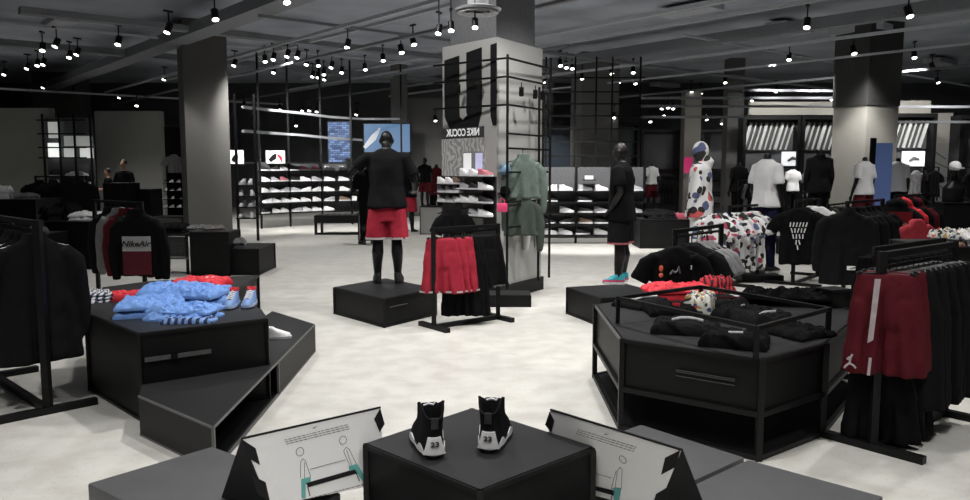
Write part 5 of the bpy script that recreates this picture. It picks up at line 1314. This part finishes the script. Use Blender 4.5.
# blue banner
a_, b_ = D(876, 143, 15.8), D(889, 209, 15.8); w = b_.x - a_.x
t = thing('banner_stand', 'narrow blue upright banner beside the pale lit pillar', 'banner', ((a_.x + b_.x) / 2, 15.8, 0))
q = NB(); box(q, (0, 0, (a_.z + b_.z) / 2), (w, .05, a_.z - b_.z)); obj('panel', q, emis('banner_blue', (.14, .22, .5), .16, (.10, .15, .34)), t, False)
q = NB(); box(q, (-w / 2 - .04, .03, a_.z / 2 + .05), (.09, .08, a_.z + .1)); obj('post', q, BLK, t, False); q = NB(); box(q, (0, 0, .02), (w + .2, .4, .04)); obj('foot', q, BLK, t, False)
q = NB(); box(q, (0, .0, b_.z / 2), (w, .06, b_.z)); obj('lower_panel', q, PANEL, t, False)
# racks behind the maroon shorts
ra, rb_ = Vector((D(845, 250, 8.6).x, 8.6, 0)), Vector((D(880, 250, 9.3).x, 9.3, 0)); hD = D(845, 201, 8.6).z
rack('black rack of long black coats behind the maroon shorts', ra, rb_, hD, .3, .035)
ux = (rb_ - ra).normalized()
for i in range(6):
    p = ra + ux * (.02 + .15 * i); t = hung('coat', top_mesh('jacket', CLB if i % 2 else CLB2, i % 3, .84, .25), 0, (p.x, p.y, hD - .02), R(-14), 'long black coat behind the maroon shorts, %s on its rack' % ('front one with white tag', 'second', 'third', 'fourth', 'fifth', 'rearmost')[i], 'coat')
    if i == 0: q = NB(); box(q, (.05, -.08, -.66), (.09, .01, .045)); obj('white_tag', q, WHITE, t, False)
ra, rb_ = Vector((D(893, 250, 9.2).x, 9.2, 0)), Vector((D(930, 250, 10.2).x, 10.2, 0)); hE = D(893, 195, 9.2).z
rack('black rack of red and black hoodies right of the long black coats', ra, rb_, hE, .3, .035)
ux = (rb_ - ra).normalized()
for i, (m, lab, k) in enumerate(((CLB2, 'black hoodie with red upper chest and white stripe, right of long black coats', 'hood'), (CLR, 'red hoodie second on rack, behind the red-chested black one', 'hood'), (CLB, 'black hoodie between the two red ones at right', 'hood'), (CLM, 'dark red hoodie fourth on the hoodie rack', 'hood'), (CLB, 'black hoodie with white sleeve dots, deepest on the hoodie rack', 'hood'))):
    p = ra + ux * (.02 + .2 * i); t = hung('hoodie', top_mesh(k, m, i % 3, .62, .22), 0, (p.x, p.y, hE - .02), R(-20), lab, 'hoodie')
    if i == 0:
        chest(t, .17, -.12, -.26, mat('red_knit', (.34, .02, .035), .85), 'red_panel', n=10); chest(t, .15, -.262, -.31, CLG, 'white_stripe')
p = D(919, 222, 9.0); hung('t_shirt', top_mesh('tee', mat('red_knit', (.34, .02, .035), .85), 2, .5, .17), 0, (p.x, 9.05, D(919, 212, 9.0).z), R(15), 'red sleeveless-looking top facing out at the right end of hoodie rack', 'top') 

# large right rack with maroon shorts
ra, rb_ = W(872, 450, 0), W(929, 422, 0)
rb_ = ra + (rb_ - ra) * 1.28
hR = 1.14
rack('large near black rack of maroon and black shorts at the right', ra, rb_, hR, .28, .042, low=[hR - .09])
ux = (rb_ - ra); LL = ux.length; ux.normalize(); an = math.atan2(ux.y, ux.x)
MAR = [('maroon shorts with white side stripe and jumping-man mark, nearest on right rack', CLM), ('second maroon shorts on the right rack, just behind the striped ones', CLM), ('third maroon shorts on the right rack, next to the black ones', CLM)]
def flat_poly(q, pts, y, th=.004, s=1., ox=0, oz=0):
    lo = [q.verts.new((x * s + ox, y, z * s + oz)) for x, z in pts]; hi = [q.verts.new((x * s + ox, y - th, z * s + oz)) for x, z in pts]; n = len(pts)
    q.faces.new(hi); q.faces.new(lo[::-1])
    for i in range(n): q.faces.new((lo[i], lo[(i + 1) % n], hi[(i + 1) % n], hi[i]))
for i, (lab, m) in enumerate(MAR):
    p = ra + ux * (.02 + .085 * i)
    if i == 0: p = p + Vector((.0, -.03, 0))
    t = hung('shorts', shorts_mesh(m, i, .56, .165), 0, (p.x, p.y, hR - .07), R(-22), lab, 'shorts', None, HC)
    if i == 0:
        q = NB()
        flat_poly(q, [(-.06, -.02), (-.03, -.02), (-.052, -.36), (-.08, -.38)], -.075); obj('side_stripe', q, mat('dull_white_trim', (.42, .36, .38), .8), t, False)
        q = NB(); flat_poly(q, [(-.07, -.46), (-.055, -.46), (-.06, -.56), (-.075, -.56)], -.085); obj('side_stripe', q, mat('dull_white_trim', (.42, .36, .38), .8), t, False)
        q = NB(); Y = -.088
        ox, oz = -.165, -.50
        def lg(*pp_): limb(q, [(ox + a_, Y, oz + b2) for a_, b2 in pp_], [(.0055, .003)] * len(pp_), 6)
        lg((0, .0), (.002, .02)); lg((0, .0), (-.02, -.018), (-.026, -.03)); lg((0, 0), (.022, -.012), (.032, -.026)); lg((.002, .02), (.004, .034), (.012, .052)); lg((.002, .02), (-.016, .026)); ball(q, (ox - .004, Y, oz + .032), (.006, .004, .006), 8, 6)
        obj('jumping_man_mark', q, mat('dull_white_trim', (.42, .36, .38), .8), t)
for i in range(9):
    p = ra + ux * (.27 + .072 * i)
    nth = ('first', 'second', 'third', 'fourth', 'fifth', 'sixth', 'seventh', 'eighth', 'last')[i]
    hung('trousers', shorts_mesh(CLB if i % 2 else CLB2, i % 3, .80, .185), 0, (p.x, p.y, hR - .07), R(-26), 'black trousers on the large right rack, %s after the maroon shorts' % nth, 'trousers', 'black trousers on the right rack', HC)
for i in range(3):
    p = ra + ux * (.06 + .12 * i); hung('trousers', shorts_mesh(CLB, i, .52, .16), 0, (p.x + .02, p.y + .04, .62), R(-24), 'black shorts hung low under the maroon ones, %s' % ('front', 'middle', 'rear')[i], 'shorts', None, HC)
q = NB(); bar(q, Vector((ra.x, ra.y, .65)), Vector((rb_.x, rb_.y, .65)), .02)
tr = [o_ for o_ in bpy.data.objects if o_.get('label', '').startswith('large near black rack')][0]
obj('rail', q, BLK, tr, False, world=True)
# price rail tubes above
p = D(905, 244, 5.0)
t = thing('garment_rack', 'black rack with silver hangers behind the large right rack', 'clothes rack', (2.75, 5.9, 0))
a_, b_ = Vector((D(876, 250, 5.7).x, 5.7, 0)), Vector((D(942, 250, 6.3).x, 6.3, 0)); hF = D(876, 249, 5.7).z; h2 = D(942, 240, 6.3).z
q = NB(); bar(q, a_ + Vector((0, 0, hF)), b_ + Vector((0, 0, h2)), .035); obj('rail', q, BLK, t, False, world=True)
for p_, z_ in ((a_, hF), (b_, h2)): 
    q = NB(); bar(q, p_, p_ + Vector((0, 0, z_ + .015)), .04); obj('upright', q, BLK, t, False, world=True)
    q = NB(); bar(q, p_ + Vector((.2, -.2, .02)), p_ + Vector((-.2, .2, .02)), .04); obj('foot', q, BLK, t, False, world=True)
for i in range(9):
    p = a_.lerp(b_, (i + .6) / 9.6)
    hung('trousers', shorts_mesh(CLB, i % 3, .72, .17), 0, (p.x, p.y, hF + (h2 - hF) * (i + .6) / 9.6 - .01), R(-30), 'black trousers on silver hangers behind large right rack, %s from left' % ('first', 'second', 'third', 'fourth', 'fifth', 'sixth', 'seventh', 'eighth', 'ninth')[i], 'trousers', 'black trousers on silver hangers', HM)
p = D(953, 244, 6.4); boxtable('black table at the right edge carrying a white heap', 940, 1010, 6.9, D(955, 246, 7.0).z, .8)
zt_ = D(955, 246, 7.0).z
for k, (px, py, m, lab, sx) in enumerate(((948, 242, AOPG, 'floral and white folded cloth near the right edge, left of the white heap', .22), (964, 240, CLW, 'white crumpled cloth heap at the right edge of the picture', .26))):
    x = D(px, 240, 7.15).x; folded('folded_cloth', lab, 'cloth', (x, 7.15, zt_), .3, (sx, .3, .12), m, 80 + k, layers=2, amp=.05)
# white cap bust at far right
x = D(963, 200, 14).x; boxtable('dark block under the white cap near the right edge', 944, 985, 14, .98, .7)
t = thing('mannequin_bust', 'black bust wearing white cap and dark top at the far right', 'mannequin bust', (x, 14.3, .98)); q = NB(); lz(q, [(0, 0, 0, .19, .12), (.25, 0, 0, .2, .12), (.42, 0, 0, .06, .06), (.5, 0, 0, .055, .055)], 20); ball(q, (0, .01, .6), (.08, .095, .12)); obj('body', remesh(q, .012, 2), SKINM, t)
q = NB(); ball(q, (0, 0, .65), (.1, .12, .1)); box(q, (-.03, -.15, .62), (.16, .12, .015)); obj('cap', q, CLW, t)
# mid dark tables behind the tee rack (white bench area)
boxtable('long dark display block behind the print-clad mannequin, left part', 641, 690, 15.5, .58, .8)
boxtable('white low bench block at the back, behind the black-clad mannequin', 640, 668, 22, .42, .7, m=GREYP)
boxtable('dark display block at the back right of the print-clad mannequin', 716, 744, 16.5, .62, .8)
x = D(660, 200, 15.8).x
folded('folded_clothes', 'dark heaped clothes on the long dark block behind the headed mannequin', 'clothes', (x, 15.8, .58), 0, (.6, .4, .14), CLB2, 90, layers=2, amp=.05)
x = D(672, 200, 15.8).x; folded('folded_clothes', 'dull pink folded cloth on long dark block behind print-clad mannequin', 'clothes', (x + .15, 15.9, .58), 0, (.28, .25, .1), mat('dull_pink', (.35, .06, .1), .8), 91)
# little rack of black garments at back, y~170..215
for bi, (px, d_, n_g, m1, lab) in enumerate(((748, 17.5, 3, CLB2, 'back rack left of the white-shirted mannequin'), (782, 17.5, 3, CLB, 'back rack right of the navy trousers'), (905, 18, 5, CLB, 'back rack under the lit picture right of pillar'), (700, 22, 4, CLB2, 'back rack far behind the print-clad mannequin'), (628, 21, 3, CLB2, 'back rack just behind headed black mannequin'), (670, 24, 4, CLB, 'back rack below the distant dark bays'))):
    a_ = D(px - 9, 200, d_); b_ = D(px + 9, 200, d_); a_ = Vector((a_.x, d_, 0)); b_ = Vector((b_.x, d_ + .4, 0))
    rack('dim clothes rack, the ' + lab, a_, b_, 1.35, .25, .035)
    for i in range(n_g):
        p = a_.lerp(b_, (i + .5) / n_g); hung('shirt', top_mesh('tee', (m1, CLG, CLB)[(i + bi) % 3 if i % 2 else 0], i % 3, .74, .2), 0, (p.x, p.y, 1.32), R(60), 'shirt on the %s, %s from left' % (lab, ('first', 'second', 'third', 'fourth', 'fifth')[i]), 'shirt')
x = D(688, 165, 25).x; q = NB(); p = D(688, 165, 26); box(q, (p.x, 26, p.z), (.28, .06, .52)); tag(obj('pink_sign', q, emis('pink_sign', (.7, .04, .2), .35, (.5, .03, .12)), None, False), 'small bright pink upright panel at the back left of the print hood', 'sign')
# clothes against the right wall bays
for k, (px, d_, n_) in enumerate(((768, 21.0, 5), (822, 20.9, 4), (908, 20.8, 5), (972, 20.0, 3))):
    for i in range(n_):
        p = D(px - 18 + i * 36 / max(1, n_ - 1) if n_ > 3 else px - 8 + i * 9, 176, d_)
        nm = ('the bay left of the pale pillar', 'the bay touching the pale pillar', 'the bay right of the pale pillar', 'the bay at the right end')[k]
        hung('shirt', top_mesh('tee', (CLB, CLG, CLB2, CLB, CLW)[(i * 2 + k) % 5], i % 3, .7, .2), 0, (p.x, d_ - .38, 1.62), R(70 if i % 2 else 20), 'shirt hung in %s, %s from left' % (nm, ('first', 'second', 'third', 'fourth', 'fifth')[i]), 'shirt')
    xx0, xx1 = D(px - 22, 176, d_).x, D(px + 22, 176, d_).x
    q = NB(); bar(q, (xx0, d_ - .38, 1.62), (xx1, d_ - .38, 1.62), .025)
    for xx in (xx0, xx1):
        bar(q, (xx, d_ - .38, 0), (xx, d_ - .38, 1.62), .03)
    tag(obj('hanging_rail', q, BLK, None, False), 'black hanging rail in ' + nm, 'rail')

# ================================================================ LIGHT
def spot(loc, tgt, e, size=110, blend=.9, col=(1, .975, .94), r=.12):
    l = bpy.data.lights.new('shop_spot', 'SPOT'); l.energy = e; l.spot_size = R(size); l.spot_blend = blend; l.color = col; l.shadow_soft_size = r
    o = bpy.data.objects.new('shop_spot', l); COL.objects.link(o); o.location = loc
    o.rotation_euler = (Vector(tgt) - Vector(loc)).to_track_quat('-Z', 'Y').to_euler()
K = .88
LG = [(-2.2, -1.0, 330), (0, -1.6, 380), (2.2, -1.0, 330), (-7, 23, 260), (-14, 20, 380), (-10.5, 22, 330), (-17, 20, 300), (-13, 12, 80), (12, 23, 200), (2, 25.5, 480), (-1, 24, 260), (-4, 27.5, 120), (8, 27, 260), (-.6, .8, 220), (1.2, 1.2, 200), (-2.6, 2.6, 320), (.1, 3.6, 300), (2.9, 2.8, 300), (-4.6, 5.2, 200), (-.9, 6.0, 460), (1.2, 6.6, 380), (3.6, 6.0, 330), (6, 6, 200), (-2.6, 8.6, 420), (.8, 8.4, 360), (3.0, 9.2, 330), (5.4, 9.4, 280), (-5.6, 9.2, 120),
      (-1.6, 12.2, 380), (1.6, 12.6, 380), (4.6, 13.2, 300), (-4.8, 13.0, 260), (8.0, 13.0, 300), (-8.6, 14.5, 70), (-2.4, 16.4, 300), (1.2, 17.6, 320), (-5.2, 18.4, 300), (4.8, 18.0, 260), (8.6, 17.8, 300), (12.0, 17.4, 300), (-11, 20, 60), (0, 22.5, 200), (6.5, 22.5, 200)]
for x, y, e in LG: spot((x, y, 4.05), (x, y + .2, 0), e * K)
# wall washers: shoe walls, pillar, right-hand bays
for px, d_, e in ((245, 17, 260), (275, 20, 560), (310, 20.4, 560), (345, 20.6, 500)):
    x = D(px, 200, d_).x; spot((x, d_ - 2.4, 4.05), (x, d_ + 1.2, .9), e, 80, .6)
spot((D(590, 200, 14).x, 14, 4.05), (D(585, 200, 16.4).x, 16.4, .7), 900, 70, .6); spot((D(560, 200, 12).x, 12.5, 3.9), (D(575, 200, 16.4).x, 16.4, .8), 500, 60, .6)
for px in (850, 862): spot((D(px, 150, 17.5).x, 17.3, 3.9), (D(px, 150, 18.4).x, 18.5, 1.6), 120, 60, .5)
for px in (770, 815, 905, 942): spot((D(px, 200, 19.3).x, 19.3, 4.05), (D(px, 200, 21).x, 21.3, 2.1), 260, 100, .5)
spot((-1.2, 7.4, 4.5), (-.2, 9.8, 2.0), 260, 70, .6); spot((2.2, 8.6, 4.4), (.5, 9.9, 1.0), 180, 70, .6)
for px in (188, 200): spot((D(px, 150, 17.9).x, 17.75, 3.6), (D(px, 150, 18.2).x, 18.25, 1.0), 40, 50, .4)
wd = bpy.data.worlds.new('room_ambient'); bpy.context.scene.world = wd; wd.use_nodes = True
wd.node_tree.nodes['Background'].inputs['Color'].default_value = (.75, .82, 1, 1); wd.node_tree.nodes['Background'].inputs['Strength'].default_value = .02

# ================================================================ CAMERA
cam = bpy.data.cameras.new('camera'); co = bpy.data.objects.new('camera', cam); COL.objects.link(co)
co.location = (0, 0, CAMH); co.rotation_euler = (PI / 2 - TH, 0, 0); cam.sensor_width = 36; cam.lens = F / 970 * 36; cam.clip_end = 100; cam.clip_start = .05
sc = bpy.context.scene; sc.camera = co
sc.view_settings.view_transform = 'Standard'; sc.view_settings.look = 'None'; sc.view_settings.gamma = 1; sc.view_settings.exposure = 0
sc.cycles.max_bounces = 6; sc.cycles.diffuse_bounces = 3; sc.cycles.sample_clamp_indirect = 4

# look-alikes in one row are told apart by their place in it
from collections import defaultdict
rows_ = defaultdict(list)
for o_ in bpy.data.objects:
    if not o_.parent and o_.get('label') and o_.get('group'): rows_[o_['label']].append(o_)
NTH = ['first', 'second', 'third', 'fourth', 'fifth', 'sixth', 'seventh', 'eighth', 'ninth', 'tenth', '11th', '12th', '13th', '14th', '15th', '16th', '17th', '18th', '19th', '20th', '21st', '22nd', '23rd', '24th']
for l_, os_ in rows_.items():
    if len(os_) < 2: continue
    os_.sort(key=lambda o_: o_.location.x / max(.1, o_.location.y))
    for k, o_ in enumerate(os_):
        o_['label'] = l_ + ', %s from left' % NTH[k]
